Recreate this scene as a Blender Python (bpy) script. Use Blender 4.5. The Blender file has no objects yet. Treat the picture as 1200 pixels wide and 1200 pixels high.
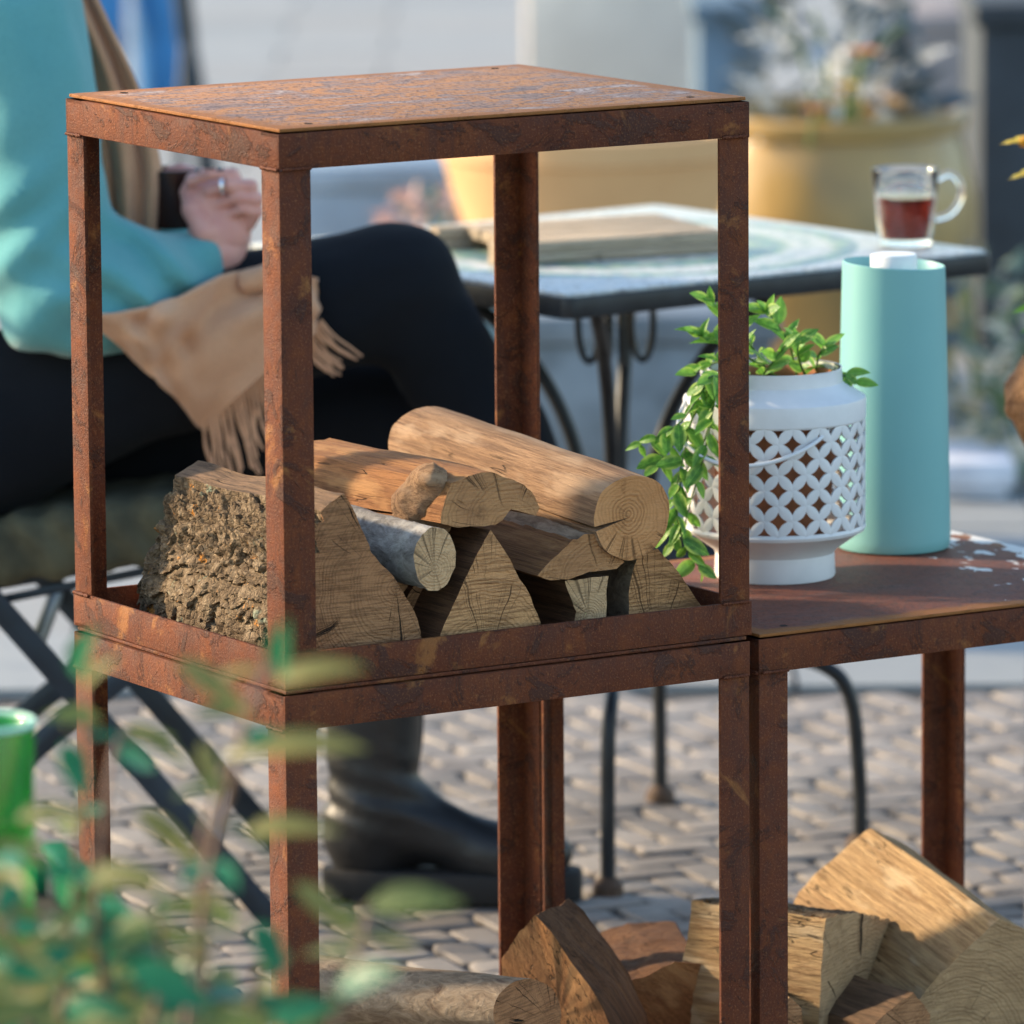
import bpy, bmesh, math, random
import numpy as np
from mathutils import Vector, Matrix, noise

# ------------------------------------------------------------------ camera, sky, sun, exposure
sc = bpy.context.scene
COL = sc.collection
CAM_H = 1.757
F_PX, PITCH, ROLL, YAW = 7874.66, .16008, -.0078, .5503        # focal length in pixels of a 1200 px frame
_fw = Vector((0, math.cos(PITCH), -math.sin(PITCH)))
_up = Vector((0, math.sin(PITCH), math.cos(PITCH)))
_rt = Vector((1, 0, 0))
RX = _rt*math.cos(ROLL) + _up*math.sin(ROLL)
UP = _up*math.cos(ROLL) - _rt*math.sin(ROLL)
C0 = Vector((0, 0, CAM_H))
cam_d = bpy.data.cameras.new('camera')
cam = bpy.data.objects.new('camera', cam_d); COL.objects.link(cam)
cam.matrix_world = Matrix(((RX.x, UP.x, -_fw.x, C0.x), (RX.y, UP.y, -_fw.y, C0.y), (RX.z, UP.z, -_fw.z, C0.z), (0, 0, 0, 1)))
cam_d.sensor_width = 36; cam_d.lens = F_PX/1200*36
cam_d.clip_start = .1; cam_d.clip_end = 2000
cam_d.dof.use_dof = True; cam_d.dof.focus_distance = 6.72
cam_d.dof.aperture_fstop = cam_d.lens/1000/.042
sc.camera = cam

SUN_DIR = Vector((-.94, .25, .40)).normalized()                  # towards the sun: low, from the left and a little behind
world = bpy.data.worlds.new('World'); sc.world = world; world.use_nodes = True
wn = world.node_tree.nodes; bg = wn['Background']
sky = wn.new('ShaderNodeTexSky'); sky.sky_type = 'NISHITA'; sky.sun_disc = False
sky.sun_elevation = math.asin(SUN_DIR.z); sky.sun_rotation = math.atan2(SUN_DIR.x, SUN_DIR.y)
sky.air_density = 1.2; sky.dust_density = 1.0; sky.ozone_density = 1.5
world.node_tree.links.new(sky.outputs[0], bg.inputs[0]); bg.inputs[1].default_value = .14
sun_d = bpy.data.lights.new('sun', 'SUN'); sun_d.energy = 3.0; sun_d.angle = math.radians(3); sun_d.color = (1, .78, .52)
sun = bpy.data.objects.new('sun', sun_d); COL.objects.link(sun)
sun.rotation_mode = 'QUATERNION'; sun.rotation_quaternion = SUN_DIR.to_track_quat('Z', 'Y'); sun.location = SUN_DIR*30
vs = sc.view_settings
vs.view_transform = 'Standard'; vs.look = 'None'; vs.gamma = 1; vs.use_curve_mapping = False; vs.exposure = 1.38
sc.cycles.use_denoising = True
sc.cycles.max_bounces = 8; sc.cycles.transmission_bounces = 8; sc.cycles.transparent_max_bounces = 8

# ------------------------------------------------------------------ helpers
R = random.Random(11)
N0 = Vector((-.2207, 6.4088, 0))
E1 = Vector((math.cos(YAW), math.sin(YAW), 0)); E2 = Vector((-math.sin(YAW), math.cos(YAW), 0)); EZ = Vector((0, 0, 1))
def ray(px, py): return _fw + RX*((px-600)/F_PX) - UP*((py-600)/F_PX)
def P(px, py, y): d = ray(px, py); return C0 + d*(y/d.y)                 # a point of the place at depth y
def G(px, py, z=0): d = ray(px, py); return C0 + d*((z-CAM_H)/d.z)       # a point of the place at height z
def onplane(px, py, q, n): d = ray(px, py); return C0 + d*((q-C0).dot(n)/d.dot(n))
def rk(u, v, w): return N0 + E1*u + E2*v + EZ*w                          # rack coordinates
def V(*a): return Vector(a)
def lerp(a, b, t): return a+(b-a)*t
def nz(p, s=1.0, o=0.0): return noise.noise(Vector(p)*s + Vector((o, o*1.7, -o)))

def link(name, me, parent=None, mats=(), loc=None, mw=None):
    o = bpy.data.objects.new(name, me); COL.objects.link(o)
    if me is not None and mats:
        for m in (mats if isinstance(mats, (list, tuple)) else [mats]):
            if len(me.materials) < len(mats if isinstance(mats, (list, tuple)) else [mats]): me.materials.append(m)
    if parent is not None: o.parent = parent
    if loc is not None: o.location = loc
    if mw is not None: o.matrix_basis = mw
    return o
def tag(o, label=None, cat=None, group=None, kind=None):
    if label: o['label'] = label
    if cat: o['category'] = cat
    if group: o['group'] = group
    if kind: o['kind'] = kind
    return o
def thing(name, loc, label, cat, group=None, rz=0):
    o = bpy.data.objects.new(name, None); COL.objects.link(o); o.location = loc; o.rotation_euler = (0, 0, rz)
    o.empty_display_size = .05
    return tag(o, label, cat, group)
def tomesh(name, verts, faces, smooth=None, midx=None):
    me = bpy.data.meshes.new(name); me.from_pydata([tuple(v) for v in verts], [], faces); me.update()
    if midx is not None: me.polygons.foreach_set('material_index', midx)
    if smooth is not None:
        me.polygons.foreach_set('use_smooth', [True]*len(me.polygons))
        if smooth < 179: me.set_sharp_from_angle(angle=math.radians(smooth))
    return me
def bmmesh(name, bm, smooth=None):
    bmesh.ops.recalc_face_normals(bm, faces=bm.faces)
    me = bpy.data.meshes.new(name); bm.to_mesh(me); bm.free()
    if smooth is not None:
        me.polygons.foreach_set('use_smooth', [True]*len(me.polygons)); me.set_sharp_from_angle(angle=math.radians(smooth))
    return me
def box_bm(bm, a, b, bevel=0, M=None):
    r = bmesh.ops.create_cube(bm, size=1)
    a, b = Vector(a), Vector(b)
    for v in r['verts']:
        v.co = Vector([(a[i]+b[i])/2 + v.co[i]*(b[i]-a[i]) for i in range(3)])
    if bevel:
        es = list({e for v in r['verts'] for e in v.link_edges})
        res = bmesh.ops.bevel(bm, geom=es, offset=bevel, segments=2, affect='EDGES', profile=.5)
        vs_ = {v for f in res['faces'] for v in f.verts}
    else: vs_ = set(r['verts'])
    if M is not None:
        for v in vs_: v.co = M @ v.co
def box_mesh(name, a, b, bevel=.002, M=None, smooth=40):
    bm = bmesh.new(); box_bm(bm, a, b, bevel, M); return bmmesh(name, bm, smooth)
def extrude_poly(name, pts, vec, bevel=0, smooth=40):
    bm = bmesh.new(); vs_ = [bm.verts.new(p) for p in pts]; f = bm.faces.new(vs_)
    r = bmesh.ops.extrude_face_region(bm, geom=[f]); bmesh.ops.translate(bm, vec=vec, verts=[v for v in r['geom'] if isinstance(v, bmesh.types.BMVert)])
    if bevel: bmesh.ops.bevel(bm, geom=list(bm.edges), offset=bevel, segments=2, affect='EDGES', profile=.5)
    return bmmesh(name, bm, smooth)
def lathe(name, prof, n=48, smooth=35, close=False):
    vs_, fs = [], []
    for (r, z) in prof:
        for k in range(n): a = 2*math.pi*k/n; vs_.append((r*math.cos(a), r*math.sin(a), z))
    m = len(prof)
    for i in range(m-1 if not close else m):
        j = (i+1) % m
        for k in range(n): fs.append((i*n+k, i*n+(k+1) % n, j*n+(k+1) % n, j*n+k))
    if not close:
        if prof[0][0] > 1e-4: fs.append(tuple(range(n-1, -1, -1)))
        if prof[-1][0] > 1e-4: fs.append(tuple((m-1)*n+k for k in range(n)))
    bm = bmesh.new(); me = tomesh('t', vs_, fs); bm.from_mesh(me); bmesh.ops.remove_doubles(bm, verts=bm.verts, dist=1e-5)
    return bmmesh(name, bm, smooth)
def spline(pts, n):
    pts = [Vector(p) for p in pts]; q = [pts[0]*2-pts[1]] + pts + [pts[-1]*2-pts[-2]]; out = []
    for i in range(len(pts)-1):
        a, b, c, d = q[i:i+4]
        for k in range(n):
            t = k/n; out.append(.5*((2*b)+(c-a)*t+(2*a-5*b+4*c-d)*t*t+(3*b-a-3*c+d)*t**3))
    return out+[pts[-1]]
def tube_geo(pts, rad, n=8, flat=None):
    """flat=(normal, ratio) squeezes the section along normal: a flat bar"""
    vs_, fs = [], []; m = len(pts)
    ref = Vector((0, 0, 1))
    for i, p in enumerate(pts):
        t = (pts[min(i+1, m-1)]-pts[max(i-1, 0)]).normalized()
        if flat: a = (flat[0]-t*flat[0].dot(t)).normalized()
        else:
            if i == 0:
                ref = Vector((0, 0, 1)) if abs(t.z) < .9 else Vector((1, 0, 0))
            a = (ref-t*ref.dot(t)).normalized(); ref = a
        b = t.cross(a); r = rad(i/(m-1)) if callable(rad) else rad
        for k in range(n):
            an = 2*math.pi*(k+.5)/n; vs_.append(p+a*(math.cos(an)*r*(flat[1] if flat else 1))+b*(math.sin(an)*r))
    for i in range(m-1):
        for k in range(n): fs.append((i*n+k, i*n+(k+1) % n, (i+1)*n+(k+1) % n, (i+1)*n+k))
    fs.append(tuple(range(n-1, -1, -1))); fs.append(tuple((m-1)*n+k for k in range(n)))
    return vs_, fs
def tube(name, pts, rad, n=8, smooth=50, flat=None, o=Vector((0, 0, 0))):
    v, f = tube_geo(pts, rad, n, flat); return tomesh(name, [p-o for p in v], f, smooth)
def join_geo(parts):
    vs_, fs = [], []
    for v, f in parts:
        k = len(vs_); vs_ += list(v); fs += [tuple(i+k for i in q) for q in f]
    return vs_, fs

# ---- signed distance bodies, meshed by surface nets
def cap(X, a, b, ra, rb, sq=None):
    a = np.array(a); b = np.array(b); Q = X-a; ab = b-a
    if sq is not None: s = np.array(sq); Q = Q/s; ab = ab/s
    t = np.clip((Q@ab)/max(ab@ab, 1e-9), 0, 1)
    d = np.linalg.norm(Q-t[..., None]*ab, axis=-1)-(ra+(rb-ra)*t)
    return d
def ell(X, c, r):
    r = np.array(r); Q = (X-np.array(c))/r; k = np.linalg.norm(Q, axis=-1); return (k-1)*r.min()
def smin(a, b, k):
    h = np.clip(.5+.5*(b-a)/k, 0, 1); return b*(1-h)+a*h-k*h*(1-h)
def vnoise(X, s, seed=0):
    """cheap smooth noise: sums of sines in rotated directions"""
    rr = np.random.RandomState(seed); out = 0
    for k in range(7):
        d = rr.randn(3); d /= np.linalg.norm(d); out = out+np.sin(X@d*s*(1+.35*k)+rr.rand()*6.28)/(1+.35*k)
    return out/3.2
def nets(name, f, lo, hi, h, o, smooth=180):
    lo = np.array(lo); hi = np.array(hi); n = np.ceil((hi-lo)/h).astype(int)+1
    ax = [lo[i]+h*np.arange(n[i]) for i in range(3)]
    X = np.stack(np.meshgrid(*ax, indexing='ij'), -1); Fv = f(X)
    ins = Fv < 0
    cnt = np.zeros(tuple(n-1), int); acc = np.zeros(tuple(n-1)+(3,))
    corners = [(i, j, k) for i in (0, 1) for j in (0, 1) for k in (0, 1)]
    sl = lambda c: tuple(slice(c[i], n[i]-1+c[i]) for i in range(3))
    for a in corners:
        for d in range(3):
            if a[d] == 1: continue
            b = list(a); b[d] = 1
            fa, fb = Fv[sl(a)], Fv[sl(b)]; cr = (fa < 0) != (fb < 0)
            t = np.where(cr, fa/np.where(cr, fa-fb, 1), 0)
            pos = np.zeros(fa.shape+(3,)); pos[...] = a; pos[..., d] = t
            acc += np.where(cr[..., None], pos, 0); cnt += cr
    has = cnt > 0; idx = -np.ones(tuple(n-1), int); idx[has] = np.arange(has.sum())
    cell = np.argwhere(has); verts = lo+h*(cell+acc[has]/cnt[has][:, None])
    faces = []
    for d in range(3):
        e, g = (d+1) % 3, (d+2) % 3
        a = [slice(1, n[i]-1) for i in range(3)]; a[d] = slice(0, n[d]-1); b = list(a); b[d] = slice(1, n[d])
        ia, ib = ins[tuple(a)], ins[tuple(b)]; cr = np.argwhere(ia != ib)
        if not len(cr): continue
        off = np.ones(3, int); off[d] = 0; c = cr+off
        def I(de, dg):
            q = c.copy(); q[:, e] -= de; q[:, g] -= dg; return idx[q[:, 0], q[:, 1], q[:, 2]]
        Q = np.stack([I(0, 0), I(1, 0), I(1, 1), I(0, 1)], 1); fl = ia[tuple(cr.T)]
        Q[~fl] = Q[~fl][:, ::-1]; faces.append(Q)
    Fc = np.concatenate(faces); Fc = Fc[(Fc >= 0).all(1)]
    # two light smoothing passes
    ed = np.concatenate([Fc[:, [0, 1]], Fc[:, [1, 2]], Fc[:, [2, 3]], Fc[:, [3, 0]]])
    for _ in range(2):
        s = np.zeros_like(verts); c2 = np.zeros(len(verts))
        np.add.at(s, ed[:, 0], verts[ed[:, 1]]); np.add.at(s, ed[:, 1], verts[ed[:, 0]])
        np.add.at(c2, ed[:, 0], 1); np.add.at(c2, ed[:, 1], 1)
        verts = .6*verts+.4*s/np.maximum(c2, 1)[:, None]
    me = bpy.data.meshes.new(name); me.from_pydata((verts-np.array(o)).tolist(), [], Fc.tolist()); me.update()
    me.polygons.foreach_set('use_smooth', [True]*len(me.polygons))
    return me

# ------------------------------------------------------------------ materials
class NT:
    def __init__(s, name):
        s.m = bpy.data.materials.new(name); s.m.use_nodes = True; s.t = s.m.node_tree; s.t.nodes.clear()
        s.out = s.t.nodes.new('ShaderNodeOutputMaterial'); s.b = s.n('ShaderNodeBsdfPrincipled'); s.L(s.b.outputs[0], s.out.inputs[0])
        s.tc = s.n('ShaderNodeTexCoord').outputs['Object']
    def n(s, t, **k):
        q = s.t.nodes.new(t)
        for a, b in k.items(): setattr(q, a, b)
        return q
    def L(s, a, b): s.t.links.new(a, b)
    def S(s, sock, v):
        if isinstance(v, bpy.types.NodeSocket): s.L(v, sock)
        else: sock.default_value = (tuple(v)+(1,) if isinstance(v, (tuple, list)) and len(v) == 3 and sock.type == 'RGBA' else v)
    def map(s, scale=(1, 1, 1), loc=(0, 0, 0), rot=(0, 0, 0), v=None):
        q = s.n('ShaderNodeMapping'); s.L(v or s.tc, q.inputs[0]); q.inputs[1].default_value = loc; q.inputs[2].default_value = rot; q.inputs[3].default_value = scale
        return q.outputs[0]
    def noise(s, scale, detail=4, rough=.55, v=None, dist=0, dims='3D', w=None):
        q = s.n('ShaderNodeTexNoise', noise_dimensions=dims)
        if dims != '1D': s.L(v or s.tc, q.inputs['Vector'])
        if w is not None: s.S(q.inputs['W'], w)
        q.inputs['Scale'].default_value = scale; q.inputs['Detail'].default_value = detail; q.inputs['Roughness'].default_value = rough; q.inputs['Distortion'].default_value = dist
        return q.outputs[0]
    def vor(s, scale, v=None, feature='F1', out=0):
        q = s.n('ShaderNodeTexVoronoi', feature=feature); s.L(v or s.tc, q.inputs['Vector']); q.inputs['Scale'].default_value = scale; return q.outputs[out]
    def ramp(s, v, stops, interp='LINEAR'):
        q = s.n('ShaderNodeValToRGB'); s.L(v, q.inputs[0]); e = q.color_ramp.elements; q.color_ramp.interpolation = interp
        while len(e) < len(stops): e.new(.5)
        for el, (p, c) in zip(e, stops): el.position = p; el.color = tuple(c)+(1,) if not isinstance(c, (int, float)) else (c, c, c, 1)
        return q.outputs[0]
    def mix(s, f, a, b, mode='MIX'):
        q = s.n('ShaderNodeMix', data_type='RGBA', blend_type=mode); s.S(q.inputs[0], f); s.S(q.inputs[6], a); s.S(q.inputs[7], b); return q.outputs[2]
    def math(s, op, a, b=0., c=0.):
        q = s.n('ShaderNodeMath', operation=op); s.S(q.inputs[0], a); s.S(q.inputs[1], b); s.S(q.inputs[2], c); return q.outputs[0]
    def sep(s, v=None): q = s.n('ShaderNodeSeparateXYZ'); s.L(v or s.tc, q.inputs[0]); return q.outputs
    def comb(s, x, y, z): q = s.n('ShaderNodeCombineXYZ'); s.S(q.inputs[0], x); s.S(q.inputs[1], y); s.S(q.inputs[2], z); return q.outputs[0]
    def sstep(s, v, a, b): q = s.n('ShaderNodeMapRange', interpolation_type='SMOOTHSTEP'); s.S(q.inputs[0], v); q.inputs[1].default_value = a; q.inputs[2].default_value = b; return q.outputs[0]
    def bump(s, h, st=.3, dist=.002, n=None):
        q = s.n('ShaderNodeBump'); s.L(h, q.inputs['Height']); q.inputs['Strength'].default_value = st; q.inputs['Distance'].default_value = dist
        if n: s.L(n, q.inputs['Normal'])
        s.L(q.outputs[0], s.b.inputs['Normal']); return q.outputs[0]
    def rnd(s): return s.n('ShaderNodeObjectInfo').outputs['Random']
    def set(s, col=None, rough=None, metal=None, spec=None, **k):
        if col is not None: s.S(s.b.inputs['Base Color'], col)
        if rough is not None: s.S(s.b.inputs['Roughness'], rough)
        if metal is not None: s.S(s.b.inputs['Metallic'], metal)
        if spec is not None: s.S(s.b.inputs['Specular IOR Level'], spec)
        for a, v in k.items(): s.S(s.b.inputs[a.replace('_', ' ')], v)
        return s.m
def simple(name, col, rough=.6, metal=0, var=.15, scale=12, bump=0, bscale=60, spec=.5):
    t = NT(name); nn = t.noise(scale); c = t.mix(t.sstep(nn, .3, .7), tuple(x*(1-var) for x in col), tuple(min(1, x*(1+var)) for x in col))
    if bump: t.bump(t.noise(bscale, 5), bump, .003)
    return t.set(c, rough, metal, spec)

def rust_mat(name, plate=None, paint=False):
    t = NT(name)
    big = t.noise(7, 5, .6); mid = t.noise(38, 6, .65, dist=.4); fine = t.noise(420, 3, .7); spk = t.noise(1100, 2, .6)
    c = t.ramp(big, [(.28, (.070, .019, .010)), (.43, (.130, .034, .014)), (.57, (.185, .052, .018)), (.74, (.29, .098, .033))])
    dk = t.ramp(mid, [(.30, (.055, .019, .012)), (.5, (.135, .038, .017)), (.72, (.25, .078, .027))])
    c = t.mix(.5, c, dk)
    c = t.mix(.24, c, (.022, .006, .004))
    runs = t.sstep(t.noise(5, 5, .65, v=t.map(scale=(9, 9, .9)), dist=.5), .50, .66); c = t.mix(t.math('MULTIPLY', runs, .55), c, (.070, .026, .017))      # rain runs
    blot = t.sstep(t.noise(17, 6, .74, dist=1.1), .53, .60); c = t.mix(t.math('MULTIPLY', blot, .72), c, (.052, .023, .017))     # blackened scale
    och = t.sstep(t.noise(13, 5, .72, v=t.map(loc=(3, 5, 1)), dist=.5), .58, .68); c = t.mix(t.math('MULTIPLY', och, .6), c, (.33, .135, .038))
    sp = t.sstep(fine, .54, .66); c = t.mix(t.math('MULTIPLY', sp, .34), c, (.38, .16, .07)); c = t.mix(t.math('MULTIPLY', t.sstep(t.noise(150, 4, .75), .55, .63), t.math('MULTIPLY', t.sstep(big, .38, .6), .55)), c, (.05, .022, .015))
    dp = t.sstep(spk, .62, .72); c = t.mix(t.math('MULTIPLY', dp, .5), c, (.03, .013, .010))
    rough = t.ramp(mid, [(.3, .5), (.7, .82)])
    if plate:
        x, y, z = t.sep()
        ex = t.math('SUBTRACT', plate[0]/2, t.math('ABSOLUTE', x)); ey = t.math('SUBTRACT', plate[1]/2, t.math('ABSOLUTE', y))
        ed = t.math('ADD', t.math('MINIMUM', ex, ey), t.math('MULTIPLY', t.math('SUBTRACT', t.noise(14, 4), .5), .055))
        inner = t.sstep(ed, .012, .032)
        streak = t.noise(7, 5, .65, v=t.map(scale=(1, 2.2, 1), rot=(0, 0, .5)), dist=1.2)
        film = t.ramp(streak, [(.34, (.15, .095, .085)), (.43, (.26, .165, .13)), (.48, (.44, .185, .05)), (.53, (.36, .17, .075)), (.57, (.24, .155, .13)), (.66, (.42, .35, .325))]) if not paint else \
            t.ramp(streak, [(.30, (.135, .045, .028)), (.5, (.185, .065, .042)), (.62, (.16, .08, .065)), (.75, (.22, .12, .10))])
        film = t.mix(t.math('MULTIPLY', sp, .5), film, (.42, .36, .34) if not paint else (.26, .12, .07)); film = t.mix(t.math('MULTIPLY', t.sstep(t.noise(230, 3, .7, v=t.map(scale=(1, .45, 1))), .53, .60), .8), film, (.09, .05, .04))
        c = t.mix(inner, t.mix(.6, c, (.40, .165, .045)), film)
        rough = t.math('ADD', t.ramp(streak, [(.3, .52), (.7, .66)]), 0.)
        if paint:                                                   # dried white paint splashes along the far right rim
            m = t.noise(26, 5, .6, v=t.map(scale=(1, .55, 1), loc=(1.3, .2, 0)))
            lim = t.math('ADD', t.math('MULTIPLY', t.sstep(t.math('SUBTRACT', plate[0]/2, x), .0, .34), .30), .49)
            pm = t.sstep(t.math('SUBTRACT', m, lim), .0, .02); c = t.mix(pm, c, (.74, .73, .70))
    hgt = t.math('ADD', t.math('MULTIPLY', fine, .7), t.math('ADD', t.math('MULTIPLY', mid, .9), t.math('MULTIPLY', blot, .5)))
    t.bump(hgt, .8, .0026)
    return t.set(c, rough, 0, .2)
RUST = rust_mat('rusted_steel')
MW, MD, MH = .54, .434, .546                                        # one rack module
RUST_TOP = rust_mat('rusted_plate', (MW, MD)); RUST_PAINT = rust_mat('rusted_plate_paint', (MW, MD), True)

def end_grain(name, a, b, dark, freq=330, pith=(0, 0), saw=.35, cracks=.5, seed=0, rc=.26):
    t = NT(name); x, y, z = t.sep()
    yy = t.math('SUBTRACT', y, pith[0]); zz = t.math('SUBTRACT', z, pith[1])
    wob = t.math('MULTIPLY', t.math('SUBTRACT', t.noise(22, 3), .5), .022)
    rr = t.math('ADD', t.math('SQRT', t.math('ADD', t.math('MULTIPLY', yy, yy), t.math('MULTIPLY', zz, zz))), wob)
    vary = t.noise(90, 1, dims='1D', w=rr)
    ring = t.math('ADD', t.math('MULTIPLY', t.math('SINE', t.math('MULTIPLY', rr, freq*6.283)), .5), .5)
    ring = t.math('MULTIPLY', t.math('POWER', ring, 1.6), t.sstep(vary, .3, .65))
    c = t.mix(t.sstep(t.noise(14, 4), .32, .68), a, b)
    c = t.mix(t.math('MULTIPLY', ring, rc), c, dark)
    c = t.mix(t.math('MULTIPLY', t.sstep(t.noise(42, 6, .7), .54, .72), .5), c, tuple(q*.8 for q in dark))
    sawn = t.noise(10, 3, .6, v=t.map(scale=(1, 3, 60), rot=(.7+seed, 0, 0)))
    c = t.mix(t.math('MULTIPLY', t.sstep(sawn, .46, .58), saw), c, tuple(q*.75 for q in dark))
    ang = t.math('ARCTAN2', zz, yy)
    ck = t.noise(2.6, 3, .7, dims='1D', w=t.math('ADD', t.math('ADD', ang, seed*7.3+1), t.math('MULTIPLY', t.noise(30, 2), .12)))
    crk = t.math('MULTIPLY', t.sstep(t.math('ABSOLUTE', t.math('SUBTRACT', ck, .5)), .011, .0), t.sstep(t.noise(16, 2, v=t.map(loc=(seed, 2, 1))), .45, .56))
    c = t.mix(t.math('MULTIPLY', crk, cracks*1.6), c, (.02, .013, .008))
    h = t.math('SUBTRACT', t.math('ADD', t.math('MULTIPLY', ring, .4), t.math('ADD', t.math('MULTIPLY', sawn, .8), t.math('MULTIPLY', t.noise(260, 4, .7), .9))), t.math('MULTIPLY', crk, 2))
    t.bump(h, .9, .0024); return t.set(c, .8, 0, .25)
def side_grain(name, a, b, dark, stretch=1., dk=.5, fib=1., pale=None):
    t = NT(name)
    f1 = t.noise(8, 5, .6, v=t.map(scale=(.5*stretch, 4, 4)), dist=.5); f2 = t.noise(9, 6, .7, v=t.map(scale=(1.1, 26, 26)), dist=.3); f3 = t.noise(14, 4, .7, v=t.map(scale=(1.4, 70, 70)))
    c = t.mix(t.sstep(f1, .34, .66), a, b); c = t.mix(t.math('MULTIPLY', t.sstep(f2, .46, .62), min(1, dk*1.35)), c, dark); c = t.mix(t.math('MULTIPLY', t.sstep(t.noise(5, 4, .65, v=t.map(scale=(.9, 13, 13), loc=(9, 2, 6)), dist=.8), .52, .64), .55), c, dark)
    c = t.mix(t.math('MULTIPLY', t.sstep(f3, .52, .62), .5), c, tuple(q*.6 for q in dark))
    if pale: c = t.mix(t.math('MULTIPLY', t.sstep(t.noise(13, 4, v=t.map(scale=(.7, 2, 2), loc=(4, 1, 1))), .52, .64), .7), c, pale)
    tri = t.sstep(t.math('ABSOLUTE', t.math('SUBTRACT', t.noise(6, 3, .6, v=t.map(scale=(.7, 9, 9), loc=(2, 7, 3))), .5)), .012, .0)
    tri = t.math('MULTIPLY', tri, t.sstep(t.noise(9, 2, v=t.map(loc=(8, 1, 4))), .48, .6)); c = t.mix(t.math('MULTIPLY', tri, .8), c, (.03, .018, .01))
    t.bump(t.math('SUBTRACT', t.math('ADD', t.math('MULTIPLY', f2, 1.1), t.math('ADD', t.math('MULTIPLY', f3, .8), f1)), tri), .95*fib, .004)
    return t.set(c, .78, 0, .25)
def bark_mat(name, a, b, dark, lichen=None, scale=1., crease=.55):
    t = NT(name); mp = t.map(scale=(.6, 1, 1)); v = t.noise(55*scale, 6, .7, v=mp, dist=.9); g = t.noise(16*scale, 5, .65)
    cr = t.vor(70*scale, v=mp, feature='DISTANCE_TO_EDGE')
    c = t.ramp(v, [(.3, dark), (.5, a), (.68, b)]); c = t.mix(t.math('MULTIPLY', t.sstep(g, .5, .68), .6), c, tuple(q*1.35 for q in b))
    c = t.mix(t.math('MULTIPLY', t.sstep(cr, .05, .0), crease), c, tuple(q*.35 for q in dark))
    if lichen:
        c = t.mix(t.math('MULTIPLY', t.sstep(t.noise(34, 5, .7, v=t.map(loc=(5, 5, 2))), .62, .68), .85), c, lichen)
        c = t.mix(t.math('MULTIPLY', t.sstep(t.noise(24, 4, .7, v=t.map(loc=(1, 9, 2))), .64, .71), .6), c, (.24, .30, .22))
    t.bump(t.math('ADD', v, t.math('MULTIPLY', t.sstep(cr, 0, .2), crease)), .9, .004); return t.set(c, .88, 0, .2)
END_A = end_grain('end_grain_brown', (0.484, 0.242, 0.111), (0.382, 0.186, 0.085), (0.139, 0.065, 0.029), 260, (-.05, -.02), .5, .9, .4)
END_ROUND = end_grain('end_grain_ringed', (0.650, 0.328, 0.139), (0.580, 0.279, 0.109), (0.255, 0.103, 0.035), 230, (.004, .003), .10, .3, 1.3, .5)
END_B = end_grain('end_grain_tan', (0.702, 0.374, 0.162), (0.576, 0.297, 0.128), (0.232, 0.108, 0.044), 240, (.01, -.07), .55, .4, 2.1)
END_PALE = end_grain('end_grain_cream', (0.696, 0.451, 0.244), (0.603, 0.377, 0.197), (0.302, 0.167, 0.076), 300, (0, -.01), .2, .25, .9)
END_C = end_grain('end_grain_knotted', (0.561, 0.292, 0.124), (0.421, 0.210, 0.092), (0.151, 0.069, 0.029), 230, (-.02, -.03), .2, .5, 3.0)
END_Y = end_grain('end_grain_fresh', (0.550, 0.358, 0.187), (0.462, 0.292, 0.149), (.20, .11, .05), 220, (.03, -.06), .3, .6, 1.8)
SIDE_GREY = side_grain('side_weathered', (0.464, 0.284, 0.160), (0.383, 0.225, 0.122), (0.186, 0.103, 0.059), pale=(0.545, 0.372, 0.235))
SIDE_ORANGE = side_grain('side_orange', (0.464, 0.221, 0.084), (0.360, 0.162, 0.063), (0.197, 0.083, 0.034), pale=(0.534, 0.284, 0.118))
SIDE_BROWN = side_grain('side_brown', (0.232, 0.113, 0.055), (0.174, 0.083, 0.042), (0.070, 0.034, 0.018))
SIDE_FRESH = side_grain('side_fresh_split', (.64, .43, .225), (.55, .355, .17), (.27, .15, .07), dk=.5, pale=(.70, .53, .33))
BARK_ROUGH = bark_mat('bark_rough', (.14, .095, .055), (.26, .195, .125), (.030, .020, .012), (.48, .19, .025), 2.4, .3)
BARK_BIRCH = bark_mat('bark_birch', (.27, .26, .245), (.42, .41, .385), (.12, .11, .10), None, 1.4, .0)
BARK_THIN = bark_mat('bark_thin', (.22, .165, .115), (.32, .25, .18), (.10, .065, .045), None, 1.2, .06)
BARK_TORN = side_grain('bark_inner', (.27, .165, .095), (.20, .125, .075), (.07, .045, .03))

# ------------------------------------------------------------------ ground
BED = simple('joint_sand', (.032, .030, .028), .95, var=.4, scale=30, bump=.4)
def cobble_mat():
    t = NT('cobble_stone'); r = t.rnd(); gi = t.n('ShaderNodeNewGeometry').outputs['Random Per Island']
    r = t.math('FRACT', t.math('ADD', r, gi))
    c = t.ramp(r, [(0, (.20, .185, .172)), (.35, (.28, .255, .235)), (.65, (.36, .325, .29)), (1, (.25, .235, .222))])
    c = t.mix(t.math('MULTIPLY', t.sstep(t.noise(4, 5, .7, v=t.n('ShaderNodeNewGeometry').outputs['Position']), .42, .66), .6), c, (.12, .105, .095)); c = t.mix(t.math('MULTIPLY', t.sstep(t.noise(200, 3), .55, .7), .3), c, (.50, .47, .44))
    t.bump(t.noise(80, 5, .7), .5, .004); return t.set(c, .82, 0, .3)
COBBLE = cobble_mat()
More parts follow.
